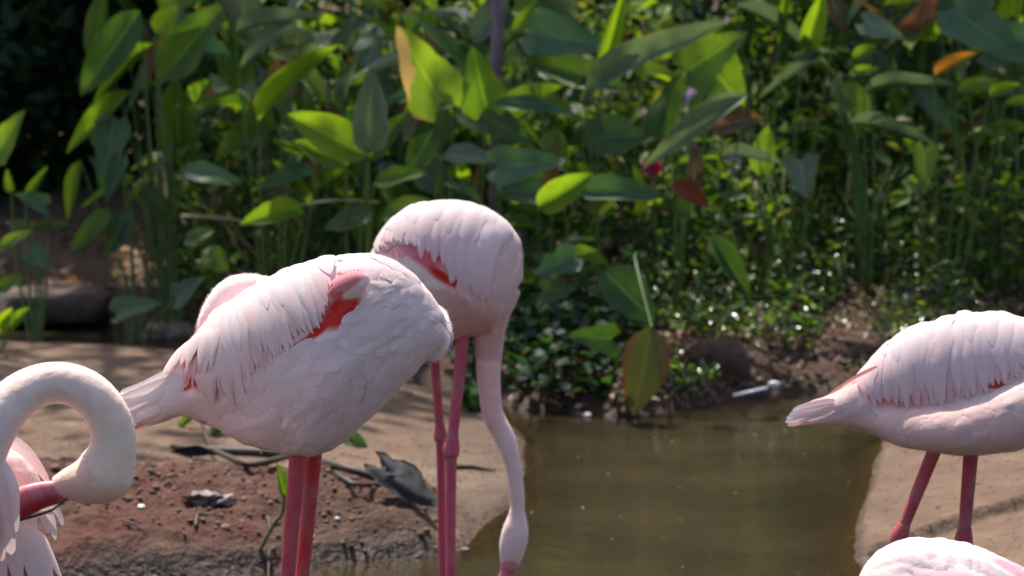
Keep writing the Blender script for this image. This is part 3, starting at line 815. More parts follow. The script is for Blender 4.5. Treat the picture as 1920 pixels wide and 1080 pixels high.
bl = MB(); tube(bl, [P(424, 770, 5.63), P(428, 795, 5.62), P(436, 815, 5.62)], [0.014, 0.012, 0.005], seg=12, smooth=3, col=hx('E58090')); bl.build('bill', M_BILL, b1.root)

# ---- flamingo reaching down to the water ----
b2 = Bird('flamingo bending its long neck straight down to dip its head in the water', 7.2, 850, lin((0.94, 0.835, 0.825)))
b2.face = 1
b2.body([(640, 552, 648, 575, 8), (690, 484, 700, 602, 44), (728, 424, 735, 628, 74), (782, 386, 785, 640, 94), (842, 376, 840, 640, 100), (900, 384, 880, 628, 100), (946, 412, 912, 626, 88), (976, 454, 925, 628, 68), (980, 520, 905, 628, 48)])
b2.tube([(925, 540, 52), (918, 600, 34), (917, 640, 27), (916, 700, 23), (920, 750, 21), (926, 782, 20.5), (947, 823, 19.5), (962, 870, 16), (969, 924, 14.5), (970, 958, 15), (967, 992, 25), (962, 1022, 26), (957, 1050, 20), (952, 1066, 14)])
b2.splats = [(880, 590, 90, 50, 10, lin((0.90, 0.68, 0.64)), 0.7), (915, 720, 40, 130, 0, lin((0.93, 0.74, 0.72)), 0.6), (790, 480, 70, 17, 38, hx('DE7080'), 1.0), (835, 520, 40, 13, 30, RED, 1.0), (820, 478, 10, 14, 20, RED, 1.0), (765, 447, 10, 5, -30, RED, 0.8), (745, 470, 30, 16, -10, hx('E894A0'), 0.8), (955, 1062, 22, 12, 0, hx('E08090'), 0.8)]
b2.arr = [(800, 400, -0.9, 0.5), (960, 450, -0.4, 0.9), (950, 540, -0.2, 1), (860, 590, -0.9, 0.4), (760, 600, -1, 0.2), (915, 650, 0, 1)]
b2.smooth_at = [(930, 680, 70), (930, 760, 80), (960, 860, 90), (965, 980, 100)]
b2.finish(0.006, 4)
b2w = wing_base(b2, [(720, 440), (780, 405), (860, 395), (930, 420), (960, 470), (930, 540), (860, 545), (800, 510), (740, 480)], 0.006, lin((0.93, 0.78, 0.79)))
R2 = [(745, 395), (800, 385), (860, 382), (915, 395), (955, 425)]
T2 = [(708, 470), (742, 458), (780, 466), (815, 492), (858, 534), (912, 560)]
WL = lin((0.96, 0.895, 0.905)); WL2 = lin((0.95, 0.85, 0.86))
b2.drape(b2w, R2, T2, 28, 26, 0.10, 0.99, (-20, -8), 0.004, WL2, WL2, 4, 0.0022, .08)
b2.drape(b2w, R2, T2, 24, 26, 0.02, 0.90, (-20, -8), 0.0056, WL, WL2, 4, 0.0012, .2)
b2.drape(b2w, R2, T2, 20, 30, -0.05, 0.68, (-20, -8), 0.0068, WL, WL2, 4, 0.0005, .3)
b2.drape(b2w, R2, T2, 16, 34, -0.08, 0.42, (-20, -8), 0.0076, WL, WL, 4, 0.0, .2)
b2.contour(1300, [(800, 400, -0.9, 0.5), (960, 450, -0.4, 0.9), (950, 540, -0.2, 1), (860, 590, -0.9, 0.4), (760, 600, -1, 0.2), (915, 650, 0, 1)], (42, 26), lambda x, y, c: c.y < 7.25 and y < 640 and not (y > 440 and y < 545 and x < 880 and x > 720))
b2.fuzz(9000, 0.006, lambda x, y: y > 560 or x > 900)
b2.leg((870, 618), (846, 845), 11.5, hx('C95270'), PK, -0.03, -4)
b2.leg((812, 640), (826, 818), 9.5, hx('B8445C'), PK, 0.06, 6)
bl = MB(); tube(bl, [P(956, 1052, 7.2), P(951, 1075, 7.2), P(938, 1100, 7.2), P(915, 1112, 7.2)], [0.024, 0.019, 0.017, 0.006], seg=14, smooth=3, col=lambda t, v: hx('D87A90') if t < 0.7 else (0.03, 0.02, 0.02), flat=0.8); bl.build('bill', M_BILL, b2.root)

# ---- preening flamingo, bottom left ----
b3 = Bird('flamingo curling its neck in a loop to preen its wing, red bill buried in feathers', 4.9, -150, lin((0.96, 0.87, 0.825)))
b3.face = 1
DF = 5.0
b3.body([(-250, 790, -120, 800, 30, DF), (-330, 850, 20, 835, 60, DF), (-390, 930, 78, 905, 85, DF), (-420, 1010, 70, 990, 100, DF), (-420, 1090, 98, 1080, 110, DF), (-400, 1180, 125, 1180, 105, DF), (-340, 1270, 90, 1280, 80, DF), (-220, 1350, -20, 1360, 30, DF)])
b3.tube([(-150, 1080, 85, 0.08), (-95, 1000, 60, -0.02), (-62, 930, 50, -0.06), (-38, 860, 47, -0.06), (-8, 795, 45, -0.05), (30, 747, 43, -0.03), (78, 722, 41, -0.01), (125, 719, 40, 0), (170, 739, 41, 0), (202, 780, 42, 0), (213, 828, 44, 0), (203, 872, 52, 0), (192, 890, 57, 0), (158, 903, 45, 0), (126, 908, 31, 0), (102, 913, 19, 0)])
b3.splats = [(190, 935, 80, 26, -8, hx('E8A088'), 0.75), (120, 925, 34, 24, 0, hx('E8909A'), 0.8), (150, 900, 70, 50, 0, lin((.96, .82, .73)), .75), (215, 840, 55, 110, 0, lin((.96, .86, .77)), .75), (40, 1060, 60, 40, 0, hx('E8756A'), 0.8), (0, 1080, 70, 50, 0, hx('E06A5C'), 0.8), (-40, 870, 30, 120, 25, lin((0.93, 0.84, 0.86)), 0.8), (70, 880, 40, 40, 0, lin((0.96, 0.82, 0.82)), 0.9), (60, 1010, 60, 40, 30, lin((0.96, 0.82, 0.82)), 0.6)]
b3.finish(0.0042, 4)
b3w = wing_base(b3, [(-60, 960), (20, 985), (60, 1030), (90, 1080), (100, 1150), (0, 1180), (-100, 1100), (-120, 1020)], 0.012, lin((0.94, 0.76, 0.75)))
b3.drape(b3w, [(-80, 960), (10, 960), (50, 985)], [(-60, 1130), (50, 1130), (102, 1095)], 8, 34, 0.0, 1.0, (6, 0), 0.014, WT, WP, 4, 0.004)
b3.free_feathers(b3w, [([(-50, 800, -0.06), (-10, 900, -0.10), (12, 990, -0.09), (22, 1040, -0.08)], 48, WP, WP), ([(-40, 820, -0.05), (16, 900, -0.09), (26, 960, -0.08), (28, 1000, -0.08)], 34, WT, WP),
                       ([(-70, 830, -0.07), (-20, 940, -0.11), (-4, 1010, -0.09), (4, 1052, -0.08)], 40, WP, WQ),
                       ([(60, 930, -0.0), (92, 965, 0.02), (104, 1012, 0.02)], 22, WT, WT), ([(66, 925, 0.025), (105, 955, 0.025), (118, 985, 0.02)], 18, WT, WT), ([(55, 940, 0.015), (82, 972, 0.015), (92, 1000, 0.015)], 18, WT, WT),
                       ([(10, 820, 0.05), (52, 850, 0.06), (92, 905, 0.06)], 30, WT, WP)])
bl = MB()
def bc(t, v):
    px, py = topx(v); cy = 922 + (110 - px) * .28
    k = float(sst(14, -16, py - cy)); k = max(k, float(sst(95, 125, px)) * .8)
    a, b_ = hx('B23040'), hx('E48A9A')
    return tuple(a[j] * (1 - k) + b_[j] * k for j in range(3))
tube(bl, [P(140, 922, 4.9), P(112, 922, 4.895), P(72, 930, 4.89), P(36, 945, 4.888), P(4, 965, 4.9), (P(-15, 990, 4.91))], [x * b3.s for x in (16, 22, 27, 30, 24, 8)], seg=18, smooth=4, col=bc, flat=0.62)
bo = bl.build('bill', M_BILL, b3.root)
mo = MB(); tube(mo, [P(126, 934, 4.876), P(100, 955, 4.868), P(70, 966, 4.864), P(36, 975, 4.866), P(5, 985, 4.88)], [x * b3.s for x in (1.2, 2.0, 2.6, 3, 3)], seg=6, smooth=3, col=(0.03, 0.008, 0.01)); mo.build('mouth_line', M_BILL, bo)
b3.fuzz(11000, 0.0042, lambda x, y: x > -40 and y < 960)
b3.leg((-170, 1290), (-150, 1480), 16, RD, PK, 0.05, 0)
b3.leg((-230, 1290), (-250, 1470), 16, RD, PK, 0.12, 0)

# ---- flamingo at the right edge, tail to the middle ----
b4 = Bird('flamingo cut off by the right edge of the picture, fluffy tail pointing over the water', 6.2, 1790, lin((0.945, 0.845, 0.825)))
b4.face = 1
b4.body([(1476, 786, 1480, 798, 5), (1512, 758, 1515, 795, 16), (1560, 742, 1560, 796, 30), (1610, 704, 1610, 803, 46), (1660, 654, 1655, 822, 66), (1720, 613, 1715, 838, 86), (1790, 591, 1780, 850, 100), (1860, 585, 1850, 850, 105), (1920, 597, 1915, 838, 105), (1985, 625, 1975, 815, 94), (2040, 668, 2030, 782, 70), (2072, 708, 2065, 750, 38)])
b4.body([(1580, 772, 1580, 795, 8, 6.19), (1620, 768, 1620, 803, 20, 6.165), (1685, 768, 1680, 832, 34, 6.125), (1760, 764, 1760, 846, 52, 6.09), (1840, 742, 1840, 848, 60, 6.09), (1920, 710, 1915, 835, 60, 6.09), (1990, 690, 1980, 800, 50, 6.1)])
b4.tube([(2020, 730, 60), (2080, 715, 36), (2120, 660, 28), (2140, 570, 25), (2138, 470, 23), (2150, 400, 24), (2185, 375, 34), (2215, 385, 26)])
b4.splats = [(1800, 800, 200, 60, 0, lin((0.92, 0.77, 0.75)), 0.7), (1690, 750, 50, 16, 0, hx('E08A98'), 0.7), (1650, 735, 22, 34, 20, hx('E68A94'), 0.7), (1905, 703, 34, 9, -35, RED, 0.9), (1588, 716, 56, 9, -34, hx('EC9A92'), 0.95), (1520, 785, 50, 14, 0, hx('F0B8B0'), 0.5), (1600, 770, 60, 20, 0, lin((0.95, 0.85, 0.87)), 0.7)]
b4.arr = [(1560, 770, -1, 0.1), (1700, 810, -1, -0.05), (1800, 800, -1, 0.15), (1900, 780, -0.9, 0.4), (1700, 630, -0.8, 0.6), (1900, 600, -1, 0.1)]
b4.finish(0.0055, 4)
b4w = wing_base(b4, [(1640, 690), (1700, 640), (1780, 612), (1870, 608), (1950, 630), (1960, 670), (1900, 705), (1830, 735), (1760, 758), (1700, 758), (1650, 740)], 0.006, lin((0.93, 0.78, 0.79)))
R4 = [(1665, 652), (1720, 622), (1790, 598), (1860, 592), (1930, 605), (1980, 640)]
T4 = [(1622, 742), (1655, 758), (1700, 766), (1750, 768), (1805, 752), (1860, 728), (1905, 705), (1950, 690)]
b4.drape(b4w, R4, T4, 34, 26, 0.10, 0.99, (-26, -14), 0.004, WL2, lin((0.94, 0.79, 0.80)), 4, 0.0022, .08)
b4.drape(b4w, R4, T4, 30, 26, 0.02, 0.90, (-26, -14), 0.0056, WL, WL2, 4, 0.0012, .2)
b4.drape(b4w, R4, T4, 26, 30, -0.05, 0.68, (-26, -14), 0.0068, WL, WL2, 4, 0.0005, .3)
b4.drape(b4w, R4, T4, 22, 34, -0.08, 0.42, (-26, -14), 0.0076, WL, WL, 4, 0.0, .2)
t4 = tail_obj(b4, 1580, 770)
b4.drape(t4, [(1600, 735), (1600, 760), (1605, 785)], [(1480, 762), (1472, 780), (1478, 798)], 8, 20, 0.0, 1.0, (0, 2), 0.003, WP, WT, 3, 0.002)
b4.free_feathers(t4, [([(1565, 752, -.033), (1515, 762, -.02), (1486, 770, -.01)], 20, WP, WT), ([(1565, 760, -.036), (1512, 770, -.026), (1480, 777, -.018)], 19, WP, WT), ([(1565, 768, -.037), (1512, 777, -.028), (1474, 784, -.02)], 20, WP, WT), ([(1560, 776, -.036), (1508, 784, -.026), (1472, 791, -.018)], 18, WP, WT), ([(1560, 783, -.033), (1508, 790, -.022), (1476, 797, -.012)], 17, WP, hx('F4C4BC')), ([(1645, 687, -.05), (1595, 712, -.042), (1550, 742, -.028)], 8, hx('F2B0A8'), hx('F0A49C'))])
b4.contour(1700, [(1560, 770, -1, 0.1), (1700, 810, -1, -0.05), (1800, 800, -1, 0.15), (1900, 780, -0.9, 0.4), (1700, 630, -0.8, 0.6), (1900, 600, -1, 0.1)], (46, 26), lambda x, y, c: c.y < 6.25 and (y > 770 - max(0, x - 1740) * 0.45 or x < 1620) and y > 600)
b4.fuzz(14000, 0.008, lambda x, y: x < 1640 or y > 820)
b4.leg((1758, 830), (1684, 1012), 13, hx('C24A5C'), PK, 0.0, 20)
b4.leg((1821, 845), (1806, 1022), 13.5, hx('B03A50'), PK, -0.03, 4)
for bb, pts in ((b4, [(2205, 383), (2240, 400), (2262, 430), (2262, 460)]),):
    bl = MB(); tube(bl, [P(a, c, bb.D) for a, c in pts], [0.026, 0.022, 0.018, 0.006], seg=12, smooth=3, col=lambda t, v: hx('D87A90') if t < 0.6 else (0.03, 0.02, 0.02)); bl.build('bill', M_BILL, bb.root)

# ---- low flamingo in the bottom right corner ----
b5 = Bird('white rounded back of a flamingo stooping low at the bottom right corner', 4.8, 1760, lin((0.95, 0.87, 0.86)))
b5.face = -1
b5.body([(1598, 1110, 1606, 1160, 24), (1628, 1050, 1640, 1230, 66), (1680, 1015, 1685, 1290, 98), (1742, 1007, 1745, 1312, 115), (1808, 1017, 1805, 1312, 114), (1870, 1040, 1866, 1290, 98), (1932, 1070, 1930, 1252, 70), (2000, 1110, 2000, 1212, 36), (2070, 1150, 2070, 1182, 10)])
b5.tube([(1650, 1150, 60), (1600, 1190, 38), (1572, 1260, 30), (1580, 1350, 26), (1560, 1430, 24), (1545, 1480, 34), (1530, 1510, 26)])
b5.splats = [(1902, 1066, 50, 11, 24, hx('E0809A'), 0.85), (1800, 1100, 150, 50, 0, lin((0.95, 0.82, 0.84)), 0.4)]
b5.arr = [(1700, 1050, 1, 0.2), (1900, 1080, 1, 0.4)]
b5.finish(0.005, 5, 0.004)
b5w = wing_base(b5, [(1700, 1060), (1800, 1050), (1900, 1085), (1960, 1130), (1900, 1180), (1780, 1180), (1700, 1120)], 0.008, lin((0.94, 0.80, 0.80)))
b5.leg((1760, 1300), (1740, 1420), 15, RD, PK, -0.03, 0); b5.leg((1810, 1300), (1830, 1420), 15, RD, PK, 0.05, 0)
bl = MB(); tube(bl, [P(1535, 1505, 4.8), P(1520, 1535, 4.8), P(1530, 1560, 4.8), P(1550, 1570, 4.8)], [0.026, 0.022, 0.018, 0.006], seg=12, smooth=3, col=hx('D87A90')); bl.build('bill', M_BILL, b5.root)

# ------------------------------------------------------------------ leaves
LEAVES = {}
def leaf_mesh(shape, fold, droop, seed, nl=10, nw=6):
    key = (shape, fold, droop, seed)
    if key in LEAVES: return LEAVES[key]
    rn = random.Random(seed * 7 + 3)
    vs, fs, uvs = [], [], []
    ph = rn.uniform(0, 6)
    rag = 0.28 if seed >= 8 and seed < 20 else 0.06
    nL = [1 - rag * rn.random() * (2.2 if rn.random() < .2 else 1) for _ in range(nl + 1)]; nR = [1 - rag * rn.random() * (2.2 if rn.random() < .2 else 1) for _ in range(nl + 1)]
    for i in range(nl + 1):
        t = i / nl
        if shape == 'lance': w_ = (math.sin(math.pi * min(1, t ** 0.72)) ** 0.75) if 0 < t < 1 else 0.0
        elif shape == 'heart': w_ = (min(1, (t + 0.02) * 9) ** 0.5) * (1 - t) ** 0.72 * 1.12
        else: w_ = min(1, t * 12 + .3) * (1 - t) ** 0.5      # strap
        w_ = max(w_, 0.015) * 0.5
        for k in range(nw + 1):
            u = k / nw * 2 - 1
            x = u * w_ * (nL[i] if u < 0 else nR[i])
            y = t - (0.16 * (abs(u) ** 1.3) * (1 - t) ** 6 if shape == 'heart' else 0)
            z = abs(u) * w_ * fold - droop * t * t * 0.5 + 0.03 * math.sin(t * 9 + ph + (1 if u > 0 else 2.5)) * abs(u)
            vs.append((x, y - 0.12 * droop * droop * t ** 3, z)); uvs.append(((u + 1) / 2, t))
    m = nw + 1
    for i in range(nl):
        for k in range(nw): fs.append((i * m + k, i * m + k + 1, (i + 1) * m + k + 1, (i + 1) * m + k))
    me = bpy.data.meshes.new('leaf_' + shape); me.from_pydata(vs, [], fs)
    uvl = me.uv_layers.new(name='UVMap')
    li = np.empty(len(me.loops), dtype=np.int32); me.loops.foreach_get('vertex_index', li)
    uvl.data.foreach_set('uv', np.array(uvs, dtype=np.float32)[li].ravel())
    me.polygons.foreach_set('use_smooth', [True] * len(me.polygons))
    me.materials.append(LM['mid']); me.update()
    LEAVES[key] = me
    return me
LIB = [(s, f, d, k) for k, (s, f, d) in enumerate([('lance', .25, .1), ('lance', .5, .35), ('lance', .15, .6), ('lance', .7, .2), ('heart', .2, .1), ('heart', .4, .4), ('heart', .15, .7), ('lance', .35, -.15), ('lance', .3, .9), ('lance', .6, .5), ('lance', .2, .3), ('heart', .5, .9), ('lance', .9, .15), ('heart', .25, .35)])]
STRAP = ('strap', .3, .5, 20)
def put_leaf(parent, B, T, width, nrm, m, var=0, name='leaf'):
    o = bpy.data.objects.new(name, leaf_mesh(*(var if isinstance(var, tuple) else LIB[var])))
    COL.objects.link(o)
    y = (T - B); L = y.length; y = y / L
    x = y.cross(nrm)
    if x.length < 1e-3: x = y.cross(Vector((1, 0, 0)))
    x.normalize(); z = x.cross(y)
    Mx = Matrix.Identity(4)
    for r in range(3):
        Mx[r][0] = x[r] * width; Mx[r][1] = y[r] * L; Mx[r][2] = z[r] * L * 0.8; Mx[r][3] = B[r] - parent.location[r]
    o.parent = parent
    o.matrix_local = Mx
    o.material_slots[0].link = 'OBJECT'; o.material_slots[0].material = m if not isinstance(m, str) else LM[m]
    return o
def stalk(parent, A, B, r0=0.006, r1=0.003, m=None, bend=0.04, name='stalk'):
    mb = MB()
    mid = (A + B) / 2 + Vector((random.uniform(-bend, bend), random.uniform(-bend, bend), bend * 0.6))
    tube(mb, [A, mid, B], [r0, (r0 + r1) / 2, r1], seg=6, smooth=3, cap=False)
    return mb.build(name, m or M_STEM, parent)

# hero plants: (label, root px, depth, leaves) ; leaf: (bx,by,tx,ty,width px,kind,variant,depth shift,tilt)
# tilt: 0 faces the viewer, 1 faces up, negative leans over
HERO = [
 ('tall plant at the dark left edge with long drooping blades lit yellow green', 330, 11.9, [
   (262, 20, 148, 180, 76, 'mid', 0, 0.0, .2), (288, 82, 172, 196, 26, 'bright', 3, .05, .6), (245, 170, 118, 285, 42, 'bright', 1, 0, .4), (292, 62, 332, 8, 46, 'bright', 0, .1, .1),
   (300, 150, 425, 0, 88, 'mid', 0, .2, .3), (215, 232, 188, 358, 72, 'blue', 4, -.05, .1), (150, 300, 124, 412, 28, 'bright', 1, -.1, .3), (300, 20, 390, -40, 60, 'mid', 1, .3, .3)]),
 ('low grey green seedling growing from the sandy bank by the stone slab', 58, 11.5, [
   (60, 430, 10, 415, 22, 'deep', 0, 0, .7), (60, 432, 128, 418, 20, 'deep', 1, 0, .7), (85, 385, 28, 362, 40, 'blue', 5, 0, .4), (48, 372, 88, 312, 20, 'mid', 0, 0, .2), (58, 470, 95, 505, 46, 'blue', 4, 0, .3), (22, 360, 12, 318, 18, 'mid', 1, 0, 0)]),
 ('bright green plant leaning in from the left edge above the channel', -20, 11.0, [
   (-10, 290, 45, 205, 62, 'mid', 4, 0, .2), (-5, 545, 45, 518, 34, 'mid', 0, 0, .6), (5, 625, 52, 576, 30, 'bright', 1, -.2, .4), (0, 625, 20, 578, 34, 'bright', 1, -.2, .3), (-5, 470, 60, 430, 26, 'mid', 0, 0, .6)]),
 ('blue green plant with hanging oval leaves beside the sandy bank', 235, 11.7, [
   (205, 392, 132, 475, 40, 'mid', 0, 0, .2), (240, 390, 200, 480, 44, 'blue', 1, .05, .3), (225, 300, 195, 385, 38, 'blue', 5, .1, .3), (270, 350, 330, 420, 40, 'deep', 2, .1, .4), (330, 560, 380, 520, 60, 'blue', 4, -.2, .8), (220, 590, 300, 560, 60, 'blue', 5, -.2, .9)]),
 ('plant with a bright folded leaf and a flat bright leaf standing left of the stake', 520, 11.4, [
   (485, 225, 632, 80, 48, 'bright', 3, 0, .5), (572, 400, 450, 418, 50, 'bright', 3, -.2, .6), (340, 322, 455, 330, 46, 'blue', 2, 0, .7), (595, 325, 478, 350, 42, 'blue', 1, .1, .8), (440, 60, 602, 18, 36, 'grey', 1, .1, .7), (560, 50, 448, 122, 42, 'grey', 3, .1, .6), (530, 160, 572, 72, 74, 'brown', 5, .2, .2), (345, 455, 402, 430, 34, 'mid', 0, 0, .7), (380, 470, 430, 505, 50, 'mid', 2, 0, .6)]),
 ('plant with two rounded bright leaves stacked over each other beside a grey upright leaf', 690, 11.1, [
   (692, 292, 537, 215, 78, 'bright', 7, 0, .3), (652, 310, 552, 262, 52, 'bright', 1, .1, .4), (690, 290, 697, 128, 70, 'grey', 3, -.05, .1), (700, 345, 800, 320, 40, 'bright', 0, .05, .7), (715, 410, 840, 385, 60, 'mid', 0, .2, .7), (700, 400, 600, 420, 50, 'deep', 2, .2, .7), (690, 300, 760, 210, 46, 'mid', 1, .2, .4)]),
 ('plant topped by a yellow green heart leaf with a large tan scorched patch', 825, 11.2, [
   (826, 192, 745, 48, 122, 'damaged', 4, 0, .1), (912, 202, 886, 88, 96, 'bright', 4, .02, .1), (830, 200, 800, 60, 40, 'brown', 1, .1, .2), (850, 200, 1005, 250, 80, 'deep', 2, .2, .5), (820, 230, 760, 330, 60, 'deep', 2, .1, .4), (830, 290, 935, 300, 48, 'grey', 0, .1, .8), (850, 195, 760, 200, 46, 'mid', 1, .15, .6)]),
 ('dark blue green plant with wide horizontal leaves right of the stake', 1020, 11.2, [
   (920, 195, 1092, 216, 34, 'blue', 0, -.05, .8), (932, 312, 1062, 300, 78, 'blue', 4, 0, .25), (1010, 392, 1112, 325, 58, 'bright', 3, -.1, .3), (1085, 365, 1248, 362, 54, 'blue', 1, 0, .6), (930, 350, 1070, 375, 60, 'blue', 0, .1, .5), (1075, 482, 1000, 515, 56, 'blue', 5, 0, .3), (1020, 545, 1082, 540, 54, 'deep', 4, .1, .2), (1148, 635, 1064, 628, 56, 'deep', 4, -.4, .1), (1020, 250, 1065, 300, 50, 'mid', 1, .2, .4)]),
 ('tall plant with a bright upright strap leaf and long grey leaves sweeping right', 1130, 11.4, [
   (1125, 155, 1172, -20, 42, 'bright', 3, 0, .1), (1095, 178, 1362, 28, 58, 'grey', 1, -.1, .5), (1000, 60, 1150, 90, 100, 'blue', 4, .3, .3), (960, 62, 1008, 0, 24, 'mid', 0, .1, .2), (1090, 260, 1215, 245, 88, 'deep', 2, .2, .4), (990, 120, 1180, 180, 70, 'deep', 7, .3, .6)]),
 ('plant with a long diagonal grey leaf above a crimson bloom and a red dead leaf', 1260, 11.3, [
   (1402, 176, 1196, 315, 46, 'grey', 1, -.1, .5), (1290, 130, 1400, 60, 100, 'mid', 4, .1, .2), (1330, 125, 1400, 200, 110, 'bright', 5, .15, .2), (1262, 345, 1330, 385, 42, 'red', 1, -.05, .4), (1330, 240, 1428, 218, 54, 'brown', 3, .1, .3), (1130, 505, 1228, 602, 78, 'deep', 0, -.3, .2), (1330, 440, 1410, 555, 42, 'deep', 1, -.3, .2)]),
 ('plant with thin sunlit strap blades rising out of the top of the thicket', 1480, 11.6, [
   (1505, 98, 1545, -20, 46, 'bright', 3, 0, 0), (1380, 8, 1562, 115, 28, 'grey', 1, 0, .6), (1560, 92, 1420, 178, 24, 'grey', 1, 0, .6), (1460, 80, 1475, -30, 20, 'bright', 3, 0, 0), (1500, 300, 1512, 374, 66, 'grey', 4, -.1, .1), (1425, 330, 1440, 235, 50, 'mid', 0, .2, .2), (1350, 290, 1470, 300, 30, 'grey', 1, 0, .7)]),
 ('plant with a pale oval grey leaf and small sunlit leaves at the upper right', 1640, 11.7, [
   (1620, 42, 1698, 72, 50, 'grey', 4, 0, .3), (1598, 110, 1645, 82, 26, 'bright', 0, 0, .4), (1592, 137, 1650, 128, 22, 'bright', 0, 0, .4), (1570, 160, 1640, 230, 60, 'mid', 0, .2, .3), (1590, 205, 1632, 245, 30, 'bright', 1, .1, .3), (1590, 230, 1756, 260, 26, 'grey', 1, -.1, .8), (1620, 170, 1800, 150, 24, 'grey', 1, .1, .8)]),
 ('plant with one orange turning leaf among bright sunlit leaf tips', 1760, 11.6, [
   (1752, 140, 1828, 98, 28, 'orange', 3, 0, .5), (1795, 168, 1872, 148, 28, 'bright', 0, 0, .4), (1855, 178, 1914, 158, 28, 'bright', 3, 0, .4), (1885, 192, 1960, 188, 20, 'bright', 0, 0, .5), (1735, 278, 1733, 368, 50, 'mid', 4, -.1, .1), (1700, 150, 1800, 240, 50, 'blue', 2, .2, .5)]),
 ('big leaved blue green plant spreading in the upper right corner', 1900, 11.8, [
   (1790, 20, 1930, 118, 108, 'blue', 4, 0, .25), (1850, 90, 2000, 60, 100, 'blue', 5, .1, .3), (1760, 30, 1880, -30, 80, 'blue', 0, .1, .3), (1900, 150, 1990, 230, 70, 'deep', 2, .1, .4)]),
]
for lab, rpx, D, lv in HERO:
    x = (rpx - 960) / FPX * D
    z = TZ(x, D)
    rt = thing('broad_leaved_plant', (x, D, z), lab, 'plant', 'broad leaved waterside plants')
    base = Vector((x, D, z - 0.03))
    for (bx, by, tx, ty, wp, k, var, dd, tilt) in lv:
        if by > 280 and rpx > 600: dd -= 0.45 if by < 430 else 0.75
        elif rpx > 400: dd -= 0.25
        B = P(bx, by, D + dd); T = P(tx, ty, D + dd - 0.04)
        if B.z < z + 0.02: B.z = max(B.z, TZ(B.x, B.y) + 0.02)
        nrm = Vector((random.uniform(-.15, .15), -1, tilt * 1.1)).normalized()
        put_leaf(rt, B, T, wp * D / FPX, nrm, k, var)
        gb = Vector((base.x + (B.x - base.x) * 0.25, base.y + dd * 0.4, 0)); gb.z = TZ(gb.x, gb.y) - 0.02
        stalk(rt, gb, B, 0.0065, 0.0035)
    if 'crimson' in lab:
        c = P(1222, 312, D)
        for a in range(7):
            d = Vector((math.cos(a * .9), -0.4, math.sin(a * .9))) * 0.045
            put_leaf(rt, c, c + d, 0.035, Vector((0, -1, .2)), M_CRIM, 0, 'petal')
        stalk(rt, base, c)

# hanging broad leaf at the water's edge, on its own arching stalk
hx0 = P(1190, 600, 10.0)
hz = TZ(hx0.x, 10.7)
hl = thing('drooping_leaf_plant', (P(1225, 700, 10.7).x, 10.7, hz), 'large browning leaf with red edges hanging down to the water from an arching stalk', 'plant')
put_leaf(hl, P(1222, 612, 9.95), P(1188, 780, 9.93), 94 * 9.95 / FPX, Vector((0.1, -1, .12)), 'hanging', 0)
mb = MB(); tube(mb, [Vector((hl.location.x, 10.7, hz - .03)), P(1215, 520, 10.55), P(1190, 480, 10.3), P(1222, 614, 9.95)], [.008, .007, .005, .004], seg=7, smooth=5, cap=False); mb.build('stalk', M_STEMD, hl)

# lilac flowers glimpsed through the stems
for k, (lab, pts, D) in enumerate([('pale lilac flower cluster half hidden behind the tall stems', [(1268, 178), (1296, 180), (1350, 190), (1352, 230), (1345, 215), (1290, 200)], 12.3), ('single small lilac flower low behind the stems', [(1375, 305), (1372, 312)], 12.2)]):
    x = (pts[0][0] - 960) / FPX * D; z = TZ(x, D)
    ft = thing('lilac_flower', (x, D, z), lab, 'flower', 'lilac flowers in the thicket')
    for (a, b_) in pts:
        c = P(a, b_, D); stalk(ft, Vector((x, D, z - .02)), c, .004, .002)
        for q in range(5):
            an = q * 1.257 + a
            put_leaf(ft, c, c + Vector((math.cos(an), -.3, math.sin(an))) * 0.04, .034, Vector((0, -1, .3)), M_LILAC, 0, 'petal')

